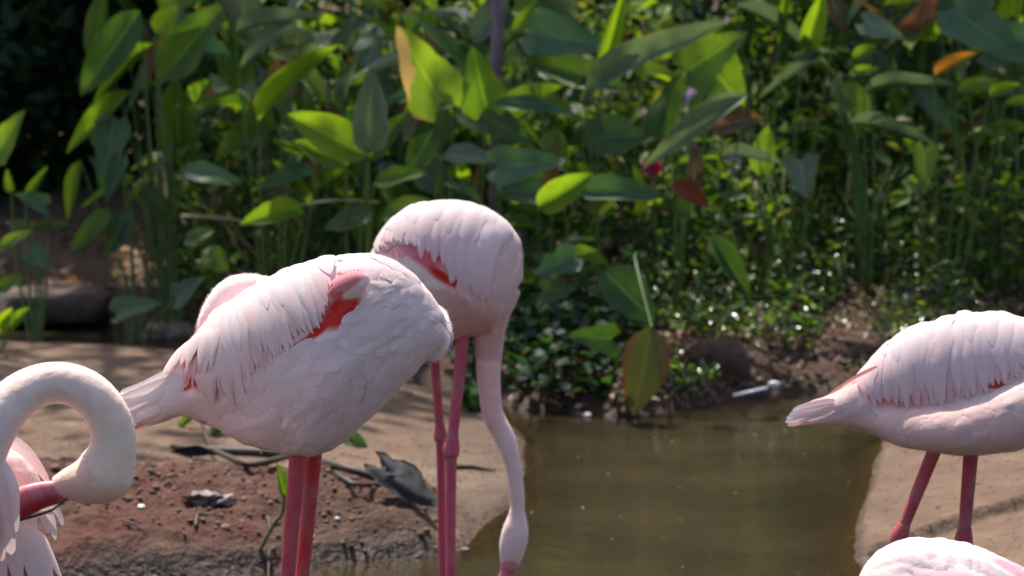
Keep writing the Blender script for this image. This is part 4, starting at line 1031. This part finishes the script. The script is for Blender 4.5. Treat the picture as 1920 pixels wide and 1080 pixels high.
# ---- the thicket: many more plants of the same kinds ----
ZN = [(480, 'behind the sandy bank, left of the folded leaf'), (700, 'behind the plump flamingo with the folded neck'), (900, 'under the scorched heart leaf'), (1080, 'just right of the grey stake'), (1260, 'above the hanging browning leaf'), (1450, 'behind the crimson bloom and red leaf'), (1650, 'behind the pale heart leaf'), (1800, 'behind the orange turning leaf'), (9999, 'at the far right above the undergrowth')]
def zone(px, D):
    w_ = [t for a, t in ZN if px < a][0]
    row = 'low plant in front of the thicket ' if D < 11.7 else ('broad leaved plant ' if D < 13.6 else 'tall back row plant ')
    return row + w_
def filler(px, D, h, n, kinds, label, group, spread=0.32, stems=None, wl=(0.13, 0.27)):
    x = (px - 960) / FPX * D; z = TZ(x, D)
    if z < 0.01: return
    if label is None: label = zone(px, D)
    rt = thing('broad_leaved_plant', (x, D, z), label, 'plant', group)
    mb = MB(); base = Vector((x, D, z - 0.03))
    for i in range(n):
        a = random.uniform(0, 2 * math.pi); rr = spread * random.uniform(0.15, 1)
        hh = h * random.uniform(0.35, 1.0)
        B = Vector((x + rr * math.cos(a), D + rr * math.sin(a) * 0.8, z + hh))
        g = base + Vector((random.uniform(-.06, .06), random.uniform(-.06, .06), 0))
        mid = (g + B) / 2 + Vector((0, 0, hh * 0.12))
        tube(mb, [g, mid, B], [0.005, 0.004, 0.0025], seg=5, smooth=2, cap=False)
        L = random.uniform(*wl) * (1.45 if random.random() < .25 else 1.0)
        el = random.uniform(-0.9, 0.9) if random.random() < 0.75 else random.uniform(0.8, 1.5)
        az = a + random.uniform(-0.8, 0.8)
        d = Vector((math.cos(az) * math.cos(el), math.sin(az) * math.cos(el) * 0.8, math.sin(el)))
        nrm = Vector((random.uniform(-.5, .5), random.uniform(-.9, .2), random.uniform(.3, 1)))
        put_leaf(rt, B, B + d * L, L * random.uniform(0.16, 0.5), nrm, random.choice(kinds), random.randrange(len(LIB)))
    for i in range(stems or 0):
        g = base + Vector((random.uniform(-.25, .25), random.uniform(-.2, .2), 0)); t = g + Vector((random.uniform(-.1, .1), random.uniform(-.1, .1), h * random.uniform(.8, 1.15)))
        tube(mb, [g, (g + t) / 2 + Vector((random.uniform(-.02, .02), 0, 0)), t], [0.007, 0.006, 0.003], seg=5, smooth=2, cap=False)
    mb.build('stalks', M_STEMD, rt)
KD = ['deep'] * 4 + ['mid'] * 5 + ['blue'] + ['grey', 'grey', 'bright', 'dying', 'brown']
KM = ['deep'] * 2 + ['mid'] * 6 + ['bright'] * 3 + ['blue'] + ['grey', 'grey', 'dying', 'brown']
GL = 'green broad leaved plant packed in the dense thicket behind the flamingos'
GG = 'plants of the dense thicket'
for i in range(26):       # middle of the thicket
    filler(random.uniform(420, 1260), random.uniform(11.5, 13.2), random.uniform(0.7, 1.35), 11, KD, None, GG, 0.34, 0, (0.16, 0.30))
for i in range(9):
    filler(random.uniform(560, 1200), random.uniform(11.0, 11.7), random.uniform(0.35, 0.75), 8, KD, None, GG, 0.25)
for i in range(24):       # right hand side, set back behind the low growth, many bare stalks
    filler(random.uniform(1240, 2050), random.uniform(12.2, 13.6), random.uniform(0.8, 1.45), 10, KM, None, GG, 0.34, 3, (0.15, 0.30))
for i in range(9):        # left, standing back from the sandy bank
    filler(random.uniform(300, 520), random.uniform(12.2, 13.6), random.uniform(0.6, 1.2), 9, KD, None, GG)
for i in range(26):       # tall ones at the back
    filler(random.uniform(250, 2100), random.uniform(13.6, 15.0), random.uniform(1.2, 1.9), 11, KM, None, GG, 0.4, 0, (0.18, 0.34))

# ------------------------------------------------------------------ small leaves as ground cover (nobody could count them)
def scatter(name, n, fx, size, mats_col, m, label, cat, hfun, aspect=0.6, thin=0.0, seed=3):
    rn = np.random.default_rng(seed)
    pts = fx(rn, n)
    z = terrain(pts[:, 0], pts[:, 1])[0]
    mb = MB()
    for i in range(len(pts)):
        if z[i] < 0.004: continue
        h = hfun(rn, pts[i]); s = size * rn.uniform(0.5, 1.4)
        c = Vector((pts[i][0], pts[i][1], z[i] + h))
        a = rn.uniform(0, 2 * math.pi); el = rn.uniform(-0.7, 0.9)
        d = Vector((math.cos(a) * math.cos(el), math.sin(a) * math.cos(el), math.sin(el)))
        sd = d.cross(Vector((rn.uniform(-.7, .7), rn.uniform(-.7, .7), 1))).normalized(); up = sd.cross(d)
        w_ = s * aspect * 0.5
        cl = mats_col[rn.integers(0, len(mats_col))]
        v = [c, c + d * s * .35 + sd * w_ + up * s * .1, c + d * s * .75 + sd * w_ * .7 + up * s * .06, c + d * s - up * s * .1, c + d * s * .75 - sd * w_ * .7 + up * s * .06, c + d * s * .35 - sd * w_ + up * s * .1, c + d * s * .5]
        mb.add(v, [(0, 1, 6), (1, 2, 6), (2, 3, 6), (3, 4, 6), (4, 5, 6), (5, 0, 6)], cl)
    o = mb.build(name, m); tag(o, label, cat, None, 'stuff'); return o
def vleaf_mat(name, trans, rough, tc=(2.0, 2.0, 0.5), spec=0.5):
    m, n, l, b, o = mat(name)
    at = N(n, 'ShaderNodeAttribute', attribute_name='Col')
    l.new(at.outputs['Color'], b.inputs['Base Color']); b.inputs['Roughness'].default_value = rough; b.inputs['Specular IOR Level'].default_value = spec
    tr = n.new('ShaderNodeBsdfTranslucent'); l.new(mixc(n, l, 1.0, at.outputs['Color'], tc, 'MULTIPLY'), tr.inputs[0])
    mx = n.new('ShaderNodeMixShader'); mx.inputs[0].default_value = trans
    l.new(b.outputs[0], mx.inputs[1]); l.new(tr.outputs[0], mx.inputs[2]); l.new(mx.outputs[0], o.inputs[0])
    return m
M_VL = vleaf_mat('small green leaves', 0.35, 0.55, spec=0.25)
M_VG = vleaf_mat('small glossy leaves', 0.4, 0.2, spec=0.7)
M_VD = vleaf_mat('dry litter leaves', 0.15, 0.6, (1.2, 1, .7))
def strip(px0, px1, D0, D1):
    def f(rn, n):
        D = rn.uniform(D0, D1, n); px = rn.uniform(px0, px1, n)
        return np.stack([(px - 960) / FPX * D, D], -1)
    return f
def clumpy(px0, px1, D0, D1, freq=3.0, thr=0.0, seed=9):
    g = strip(px0, px1, D0, D1)
    def f(rn, n):
        p = g(rn, n * 2); k = fbm(p[:, 0], p[:, 1], freq, 3, seed) > thr + (0.10 * sst(11.2, 10.3, p[:, 1]) if seed == 9 else 0)
        return p[k][:n]
    return f
scatter('ground_cover', 2000, strip(860, 1215, 9.95, 11.4), 0.046, [(0.016, 0.05, 0.018), (0.011, 0.032, 0.014), (0.026, 0.066, 0.022), (0.015, 0.04, 0.024)], M_VL,
        'dense mat of small round leaves along the far water edge', 'ground cover', lambda rn, p: rn.uniform(0, 0.20) * min(1, 0.45 + (p[1] - 10.0) * 0.8), 0.85, seed=4)
scatter('undergrowth', 8500, clumpy(1200, 2150, 10.2, 13.2, 3.0, -0.04), 0.038, [(0.055, 0.11, 0.02), (0.03, 0.07, 0.02), (0.14, 0.22, 0.035), (0.05, 0.11, 0.04), (0.04, 0.08, 0.03), (0.03, 0.06, 0.02)], M_VG,
        'tangle of small glossy leaves on the right hand bank', 'undergrowth', lambda rn, p: rn.uniform(0, 1) ** 1.5 * (0.10 + 0.22 * min(1, max(0, p[1] - 11.0))), 0.5, seed=5)
scatter('leaf_litter', 7000, strip(950, 2150, 10.0, 13.2), 0.034, [(0.13, 0.08, 0.05), (0.07, 0.04, 0.027), (0.22, 0.14, 0.09), (0.05, 0.03, 0.02), (0.28, 0.18, 0.12), (0.17, 0.07, 0.04)], M_VD,
        'fallen brown leaves covering the right hand bank', 'leaf litter', lambda rn, p: rn.uniform(0, 0.025), 0.55, seed=6)
scatter('dry_leaf_scatter', 900, clumpy(-150, 620, 11.6, 13.6, 2.5, 0.0, 19), 0.055, [(0.26, 0.10, 0.06), (0.34, 0.22, 0.15), (0.2, 0.08, 0.05), (0.4, 0.25, 0.06), (0.12, 0.09, 0.07)], M_VD,
        'scattered reddish fallen leaves on the sandy bank at left', 'leaf litter', lambda rn, p: rn.uniform(0, 0.03), 0.5, seed=7)
scatter('low_growth', 2600, clumpy(330, 760, 11.0, 12.6, 2.5, -0.05, 29), 0.05, [(0.05, 0.12, 0.04), (0.03, 0.08, 0.04), (0.12, 0.22, 0.04), (0.08, 0.09, 0.04)], M_VL,
        'low leafy growth at the foot of the plants on the left', 'undergrowth', lambda rn, p: rn.uniform(0, 1) ** 1.3 * 0.28, 0.5, seed=8)
scatter('thicket_foliage', 8500, clumpy(330, 2080, 11.5, 14.8, 2.2, -0.06, 39), 0.085, [(0.05, 0.11, 0.02), (0.08, 0.16, 0.025), (0.14, 0.24, 0.035), (0.035, 0.08, 0.02), (0.16, 0.17, 0.06)], M_VL,
        'tangle of finer pale green leaves woven through the thicket', 'undergrowth', lambda rn, p: rn.uniform(0.05, 1) * (0.35 + 0.38 * min(3.0, p[1] - 11.3)), 0.38, seed=18)
# thin upright shoots on the right bank
def shoots(name, n, f, hmin, hmax, cols, label, seed):
    rn = np.random.default_rng(seed); pts = f(rn, n); z = terrain(pts[:, 0], pts[:, 1])[0]; mb = MB()
    for i, p in enumerate(pts):
        if z[i] < 0.004: continue
        b = Vector((p[0], p[1], z[i] - .01)); h = rn.uniform(hmin, hmax); lean = Vector((rn.normal(0, .12), rn.normal(0, .12), 1)).normalized()
        t = b + lean * h; w_ = rn.uniform(.002, .005); cl = cols[rn.integers(0, len(cols))]
        md = b + lean * h * .5
        k = Vector((rn.normal(0, .05), rn.normal(0, .05), -.02)) * h * 3
        sx, sy = Vector((w_, 0, 0)), Vector((0, w_, 0))
        mb.add([b - sx, b + sx, b + sy, md - sx, md + sx, md + sy, t + k], [(0, 1, 4, 3), (1, 2, 5, 4), (2, 0, 3, 5), (3, 4, 6), (4, 5, 6), (5, 3, 6)], cl)
    o = mb.build(name, M_VL); tag(o, label, 'stems', None, 'stuff')
shoots('upright_shoots', 420, strip(1180, 2100, 11.3, 13.4), .15, .75, [(0.08, 0.15, 0.03), (0.05, 0.09, 0.03), (0.14, 0.2, 0.05), (0.13, 0.09, 0.05)], 'thin upright green shoots crowding the right hand bank', 41)
shoots('dry_stalks', 260, strip(260, 760, 11.4, 13.0), .12, .6, [(0.28, 0.22, 0.12), (0.12, 0.11, 0.05), (0.08, 0.1, 0.04)], 'thin dry and green stalks under the plants at left', 42)
# fallen pale stalks at left
for (lab, a, b_, D, r) in [('pale dry broken stalk lying among the plants behind the folded neck', (560, 385), (710, 380), 11.2, .005), ('short pale broken stalk lying low at the left thicket', (370, 490), (440, 520), 11.3, .005), ('long green yellow fallen stalk lying above the dead leaves', (340, 405), (520, 430), 11.5, .006), ('sunlit thin stalk leaning across the sandy bank', (250, 350), (290, 335), 11.8, .003)]:
    A, B = P(a[0], a[1], D), P(b_[0], b_[1], D + .1)
    mb = MB(); tube(mb, [A, (A + B) / 2 + Vector((0, 0, .015)), B], [r, r * .9, r * .5], seg=7, smooth=3)
    mb.add([*(A + Vector((random.uniform(-.05, .05), 0, random.uniform(-.05, .02))) for _ in range(2)), A], [(0, 1, 2)])
    tag(mb.build('fallen_stalk', simple_mat('dry straw stalk', (0.35, 0.28, 0.14), (0.5, 0.44, 0.28), 30), loc=A), lab, 'stalk', 'fallen stalks')

# ------------------------------------------------------------------ dark shrubs behind and the trees that shade the pond
def leaf_cloud(rn, center, rad, n, size, cols, flat=1.0, shell=0.5):
    mb = MB()
    nc = max(6, n // 60)
    cl = []
    for _ in range(nc):
        d = rn.normal(size=3); d /= np.linalg.norm(d); r = rn.uniform(shell, 1.0)
        cl.append((center + d * r * rad, rn.uniform(.16, .34) * rad.mean()))
    for i in range(n):
        c, cr = cl[rn.integers(0, nc)]
        p = c + rn.normal(size=3) * cr * .5
        a = Vector(rn.normal(size=3).tolist()).normalized(); b = a.cross(Vector(rn.normal(size=3).tolist())).normalized()
        s = size * rn.uniform(.6, 1.4); p = Vector(p.tolist())
        mb.add([p, p + a * s * .5 + b * s * .26, p + a * s, p + a * s * .5 - b * s * .26], [(0, 1, 2), (0, 2, 3)], cols[rn.integers(0, len(cols))])
    return mb, cl
rn = np.random.default_rng(77)
SH = ['leftmost dark shrub behind the sandy bank', 'dark shrub behind the tall plant at left', 'dark shrub behind the scorched heart leaf', 'dark shrub directly behind the stake', 'dark shrub behind the long grey leaves', 'dark shrub behind the sunlit strap blades', 'dark shrub behind the pale oval leaf', 'dark shrub in the far upper right corner']
for i in range(8):
    px = -150 + i * 320; D = (13.9 if i == 0 else 14.4 if i == 1 else 15.2) + rn.uniform(-.1, .4); x = (px - 960) / FPX * D; z = TZ(x, D)
    t = thing('shrub', (x, D, z), SH[i], 'shrub', 'dark shrubs at the back')
    mb, cl = leaf_cloud(rn, np.array([x, D, z + 1.15]), np.array([.85, .6, 1.5]), 13000 if i < 2 else 5600, .115 if i < 2 else .10, [(0.02, 0.05, 0.02), (0.03, 0.07, 0.025), (0.015, 0.035, 0.018)], shell=.1)
    mb.build('foliage', M_VL, t)['kind'] = 'stuff'
    st = MB()
    for c, _ in cl[:8]: tube(st, [Vector((x, D, z - .05)), Vector(((x + c[0]) / 2, (D + c[1]) / 2, z + .5)), Vector(c.tolist())], [.03, .02, .008], seg=6, smooth=2, cap=False)
    st.build('stems', M_BARK, t)
for i in range(9):
    x = -9 + i * 2.25; D = 18.5 + rn.uniform(-.5, .8); z = TZ(x, D)
    t = thing('shrub', (x, D, z), 'tall dark evergreen shrub in the farthest hedge row', 'shrub', 'shrubs of the far hedge')
    mb, cl = leaf_cloud(rn, np.array([x, D, z + 1.7]), np.array([1.5, .8, 1.9]), 4200, .17, [(0.02, 0.045, 0.02), (0.025, 0.06, 0.02)], shell=.1)
    mb.build('foliage', M_VL, t)['kind'] = 'stuff'
    st = MB()
    for c, _ in cl[:6]: tube(st, [Vector((x, D, z - .05)), Vector(((x + c[0]) / 2, (D + c[1]) / 2, z + .7)), Vector(c.tolist())], [.05, .03, .01], seg=6, smooth=2, cap=False)
    st.build('stems', M_BARK, t)
TREES = [(-2.9, 16.2, 6.3, 2.2, 1700, 'tree at left of the thicket whose crown shades the sandy bank'), (0.4, 17.4, 6.9, 2.5, 2300, 'tree behind the stake whose crown shades the plants'), (3.2, 16.4, 6.4, 2.4, 1900, 'tree behind the right hand bank shading the undergrowth')]
TREES = [t + (0.0,) for t in TREES]
for (x, D, hz_, rr, n, lab, shx) in TREES:
    z = TZ(x, D)
    t = thing('tree', (x, D, z), lab, 'tree', 'shade trees behind the pond')
    mb, cl = leaf_cloud(rn, np.array([x + shx, D - (2.4 if shx == 0 else 1.6), hz_]), np.array([rr, rr * 1.1, rr * .55]), n, .17, [(0.04, 0.09, 0.025), (0.06, 0.12, 0.03)], shell=.2)
    mb.build('crown', M_VL, t)
    tk = MB(); top = Vector((x + shx * .5, D - 1.2, hz_ - .6)); tube(tk, [Vector((x, D, z - .1)), Vector((x + .1, D - .1, 2.5)), top], [.17, .13, .09], seg=12, smooth=4)
    for c, _ in cl[:14]: tube(tk, [top, (top + Vector(c.tolist())) / 2 + Vector((0, 0, .2)), Vector(c.tolist())], [.07, .04, .012], seg=6, smooth=2, cap=False)
    tk.build('trunk', M_BARK, t)

# ------------------------------------------------------------------ stake, stone, bank bits
D = 11.3; x = P(932, 100, D).x; z = TZ(P(926, 390, D).x, D)
mb = MB(); tube(mb, [Vector((P(926, 390, D).x, D, z - .1)), P(928, 320, D), P(930, 180, D), P(933, 60, D), P(935, -120, D)], [.022, .021, .023, .025, .024], seg=12, smooth=5)
tag(mb.build('stake', M_POST, loc=(P(926, 390, D).x, D, z)), 'thin grey purple wooden stake standing upright among the leaves', 'stake')
def rock(name, c, sx, sy, sz, label, m, sq=0.5, seed=1, rotz=0.0, cat='stone', group=None):
    mb = MB(); vs, fs = [], []; nu, nv = 28, 16
    for j in range(nv + 1):
        ph = math.pi * j / nv
        for i in range(nu):
            a = 2 * math.pi * i / nu
            v = [math.sin(ph) * math.cos(a), math.sin(ph) * math.sin(a), math.cos(ph)]
            v = [math.copysign(abs(q) ** sq, q) for q in v]
            nn = noise.fractal(Vector(v) * 1.6 + Vector((seed * 7, 0, 0)), 1.0, 2.0, 4)
            f = 1 + 0.13 * nn
            p = Vector((v[0] * sx * f, v[1] * sy * f, v[2] * sz * f)); p.rotate(Matrix.Rotation(rotz, 3, 'Z')); vs.append(p + c)
    for j in range(nv):
        for i in range(nu):
            i2 = (i + 1) % nu; fs.append((j * nu + i, (j + 1) * nu + i, (j + 1) * nu + i2, j * nu + i2))
    mb.add(vs, fs); return tag(mb.build(name, m, loc=c), label, cat, group)
rock('stone_slab', P(105, 572, 12.25), .22, .17, .065, 'flat topped brown stone slab jutting over the dark channel at left', simple_mat('dark brown slab stone', hx('2E2622'), hx('66564D'), 14, 0.85, 0.8, 0.02), .25, 1, .05)
rock('rock', P(325, 626, 11.95), .12, .12, .05, 'low sunlit flat rock by the channel left of the folded neck', M_STONE, .7, 2)
g = ground_at(1345, 705); rock('rock', Vector((g.x, g.y + .1, g.z + .03)), .12, .10, .09, 'rounded dark brown clod in the bank above the white spoon', simple_mat('brown clod', hx('3A2A24'), hx('5E473D'), 18, .9, .9, .02), .8, 3, 0, 'clod')

# white plastic spoon at the far edge of the water
A = P(1376, 742, 10.15); B = P(1440, 727, 10.15); C_ = P(1463, 718, 10.15)
sp_t = thing('plastic_spoon', A, 'white plastic spoon lying at the far edge of the water', 'spoon')
mb = MB(); tube(mb, [A, B], [.0058, .005], seg=8, smooth=2); mb.build('handle', M_WHITE, sp_t)
mb = MB(); ball(mb, (B + C_) / 2 + Vector((0, 0, .004)), .020, (1.1, .6, .6)); mb.build('bowl', M_WHITE, sp_t)
# chips and scraps
def scrap(name, px, py, r, lab, m, seed, cat='scrap', group=None, flat=.4):
    g = ground_at(px, py); gz = max(g.z, 0.0)
    if gz == 0.0: g = G(px, py, 0.004)
    return rock(name, Vector((g.x, g.y, gz + r * .25)), r, r * .8, r * flat, lab, m, .9, seed, seed * .7, cat, group)
scrap('white_scrap', 1100, 778, .017, 'small white scrap floating at the foot of the ground cover', M_WHITE, 5)
scrap('shell_bit', 678, 892, .018, 'whitish shell bit beside the charcoal leaf', M_CHIP, 6, 'shell')
scrap('shell_bit', 265, 952, .014, 'tiny grey white shell bit just right of the curled neck', M_CHIP, 7, 'shell')
scrap('shell_bit', 632, 972, .008, 'tiny pale shell bit right of the red legs', M_CHIP, 8, 'shell')
scrap('shell_bit', 582, 1062, .010, 'tiny white shell bit at the water line between the legs', M_CHIP, 9, 'shell')
scrap('pebble', 872, 1030, .014, 'dark pebble where the sandy spit meets the water', M_STONE, 10, 'pebble')

rf = np.random.default_rng(15); mb = MB()  # small coloured flecks on the water, painted in place of glints
for i in range(36):
    D_ = rf.uniform(7.6, 10.0); x_ = (rf.uniform(980, 1640) - 960) / FPX * D_
    if TZ(x_, D_) > -.02: continue
    ball(mb, (x_, D_, .001), rf.uniform(.0015, .004), (1, rf.uniform(.6, 1.4), .4), None, 6, 4, [(.5, .48, .42), (.25, .2, .1), (.12, .2, .05)][rf.integers(0, 3)])
tag(mb.build('glint_flecks', vleaf_mat('glint fleck', 0.0, .5)), 'tiny coloured flecks on the pond standing in for glints', 'flecks', None, 'stuff')

# pebbles and clods on the sand and mud
rn2 = np.random.default_rng(5); mb = MB(); cnt = 0
Dd = rn2.uniform(7.7, 12.0, 4200); pxs = rn2.uniform(-60, 2000, 4200); X_ = (pxs - 960) / FPX * Dd; zz, s1, s2, s3, mm = terrain(X_, Dd)
for i in range(4200):
    if zz[i] < .006 or s3[i] > -.05: continue
    r = rn2.uniform(.0015, .0045) * (1 + 0.8 * mm[i]) * (1.9 if rn2.random() < .06 else 1)
    k = rn2.uniform(.5, 1.2); base_c = (0.30, 0.2, 0.15) if mm[i] < .5 else (0.2, 0.10, 0.07)
    nu, nv = 6, 4; ball(mb, (X_[i], Dd[i], zz[i] + r * .3), r, (rn2.uniform(.7, 1.3), rn2.uniform(.7, 1.3), rn2.uniform(.5, .9)), None, 6, 4, tuple(c * k for c in base_c))
o = mb.build('pebbles', vleaf_mat('pebble and clod', 0.0, .8)); tag(o, 'small pebbles and clods strewn over the sand and mud', 'pebbles', None, 'stuff')

mb = MB(); rc = np.random.default_rng(8); Dd = rc.uniform(7.75, 8.9, 900); pxs = rc.uniform(-40, 840, 900); X_ = (pxs - 960) / FPX * Dd; zz, s1, s2, s3, mm = terrain(X_, Dd)
for i in range(900):
    if mm[i] < .5 or s1[i] < -.02 or s1[i] > .75: continue
    r = rc.uniform(.003, .009) * (1.8 if rc.random() < .08 else 1); vs = []; c0 = Vector((X_[i], Dd[i], zz[i] + r * .1))
    for j in range(5):
        for k_ in range(7):
            ph = math.pi * j / 4; a = 2 * math.pi * k_ / 7; d = Vector((math.sin(ph) * math.cos(a), math.sin(ph) * math.sin(a), math.cos(ph) * .7))
            vs.append(c0 + d * r * (1 + .5 * noise.noise(d * 1.7 + Vector((i, 0, 0)))))
    kk = rc.uniform(.6, 1.25); cc = [(.13, .075, .055), (.16, .10, .075), (.10, .06, .045)][rc.integers(0, 3)]
    mb.add(vs, [(j * 7 + k_, (j + 1) * 7 + k_, (j + 1) * 7 + (k_ + 1) % 7, j * 7 + (k_ + 1) % 7) for j in range(4) for k_ in range(7)], tuple(q * kk for q in cc))
o = mb.build('mud_clods', vleaf_mat('crumbling red mud', 0.0, .8)); tag(o, 'crumbled clods over the red mud bank', 'clods', None, 'stuff')

# fallen branch with wilting leaves on the sand behind the red legs
def onland(px, py, dz=0.0):
    g = ground_at(px, py); return g + Vector((0, 0, dz))
br = thing('fallen_branch', onland(560, 880), 'dark fallen branch with a few wilting leaves lying behind the red legs', 'branch')
mb = MB()
tube(mb, [onland(322, 848, .02), onland(380, 862, .03), onland(470, 872, .04), onland(560, 880, .04), onland(640, 895, .03), onland(720, 915, .02), onland(745, 920, .01)], [.008, .014, .015, .015, .012, .009, .004], seg=8, smooth=4)
tube(mb, [onland(400, 862, .03), onland(470, 890, .03), onland(540, 886, .04)], [.009, .010, .009], seg=7, smooth=3)
tube(mb, [onland(490, 878, .04), onland(500, 862, .07)], [.005, .003], seg=6)
tube(mb, [onland(345, 800, .05), onland(375, 815, .05), onland(392, 850, .03), onland(405, 866, .03)], [.003, .004, .005, .005], seg=6, smooth=3)
tube(mb, [onland(600, 885, .04), onland(660, 920, .02), onland(710, 912, .01)], [.010, .008, .004], seg=6, smooth=3)
tube(mb, [onland(590, 880, .04), onland(612, 862, .06), onland(640, 845, .07)], [.004, .003, .002], seg=6, smooth=3)
mb.build('stem', M_TWIG, br)
k = 8.9 / FPX
def bl_leaf(bx, by, tx, ty, w_, m, v=1, dz=.04, up=.4):
    B = onland(bx, by, dz); T = onland(tx, ty, dz)
    T = P(tx, ty, B.y - .03); put_leaf(br, B, T, w_ * k, Vector((0, -1, up)), m, v)
bl_leaf(388, 800, 318, 818, 30, 'mid', 5, .09); bl_leaf(640, 850, 690, 838, 34, 'deep', 0, .06); bl_leaf(395, 868, 318, 846, 22, M_DEAD, 1, .03); bl_leaf(418, 812, 396, 862, 24, 'grey', 3, .1, .1)
# green stem curling up from the mud
gs = thing('green_sprout', onland(484, 1008), 'curved green stem with one narrow blade rising from the red mud', 'sprout')
D0 = gs.location.y; mb = MB(); tube(mb, [gs.location + Vector((0, 0, -.01)), P(512, 985, D0), P(530, 960, D0), P(533, 925, D0)], [.006, .006, .006, .005], seg=8, smooth=4); mb.build('stem', M_STEM2, gs)
put_leaf(gs, P(534, 935, D0), P(520, 868, D0 - .02), 24 * D0 / FPX, Vector((.3, -1, .1)), 'mid', 3)
# charcoal rotten leaf
def lobed(name, pts, D_, lab, m, thick, cup, cat='leaf', cr=.02):
    mb = MB(); c = np.array(pts, dtype=float).mean(0); vs = []; n = len(pts); rings = 5
    for side in (0, 1):
        for j in range(rings + 1):
            f = j / rings
            for a, b_ in pts:
                q = c + (np.array([a, b_]) - c) * f
                dd = D_ - cup * (1 - f * f) + side * thick + cr * noise.noise(Vector((q[0] * .05, q[1] * .09, 1)))
                vs.append(P(q[0], q[1], dd - (q[1] - c[1]) * .0016))
    fs = []; off = (rings + 1) * n
    for s_ in (0, 1):
        for j in range(rings):
            for k_ in range(n):
                k2 = (k_ + 1) % n; f4 = (s_ * off + j * n + k_, s_ * off + j * n + k2, s_ * off + (j + 1) * n + k2, s_ * off + (j + 1) * n + k_)
                fs.append(f4 if s_ else f4[::-1])
    for k_ in range(n):
        k2 = (k_ + 1) % n; fs.append((rings * n + k_, rings * n + k2, off + rings * n + k2, off + rings * n + k_))
    mb.add(vs, fs); o = mb.build(name, m, loc=P(c[0], c[1], D_)); tag(o, lab, cat); return o
gl_ = ground_at(780, 940)
lobed('charcoal_leaf', [(682, 870), (700, 872), (716, 885), (712, 860), (702, 845), (722, 848), (738, 862), (756, 862), (778, 872), (790, 885), (800, 915), (826, 938), (822, 950), (790, 948), (760, 938), (735, 922), (705, 905), (700, 895), (684, 880)], gl_.y - .02, 'large charcoal lobed dead leaf tilted on the sandy spit', M_DEAD, .004, .03)
gd = ground_at(395, 945)
lobed('dry_leaf', [(338, 930), (350, 938), (346, 946), (360, 943), (366, 950), (380, 955), (392, 948), (402, 953), (418, 946), (428, 948), (446, 936), (432, 933), (438, 925), (420, 927), (408, 919), (396, 923), (384, 915), (372, 922), (362, 918), (358, 928)], gd.y - .02, 'crumpled pale grey dry leaf lying on the red mud', M_DRY, .003, .02, 'leaf', .09)
# twig on the sand right of the long legs, roots at the bottom edge
for (lab, pts, r) in [('short dark twig on the sand right of the long thin legs', [(850, 880), (890, 880), (928, 887)], .007), ('thin brown twig on the red mud beside the curled neck', [(228, 980), (255, 990), (278, 1004)], .003),
                      ('thin root looping out of the mud edge at the bottom', [(368, 1080), (372, 1045), (380, 1035), (420, 1030)], .005), ('dark root hanging down the mud edge right of the looping root', [(500, 1035), (506, 1060), (500, 1085)], .005), ('dead twig lying on the sand near the channel', [(60, 760), (90, 764), (110, 762)], .003)]:
    w_ = [onland(a, b_, .008) for a, b_ in pts]; mb = MB(); tube(mb, w_, [r] * (len(w_) - 1) + [r * .5], seg=7, smooth=4)
    tag(mb.build('twig', M_TWIG, loc=w_[0]), lab, 'twig', 'twigs and roots on the mud')
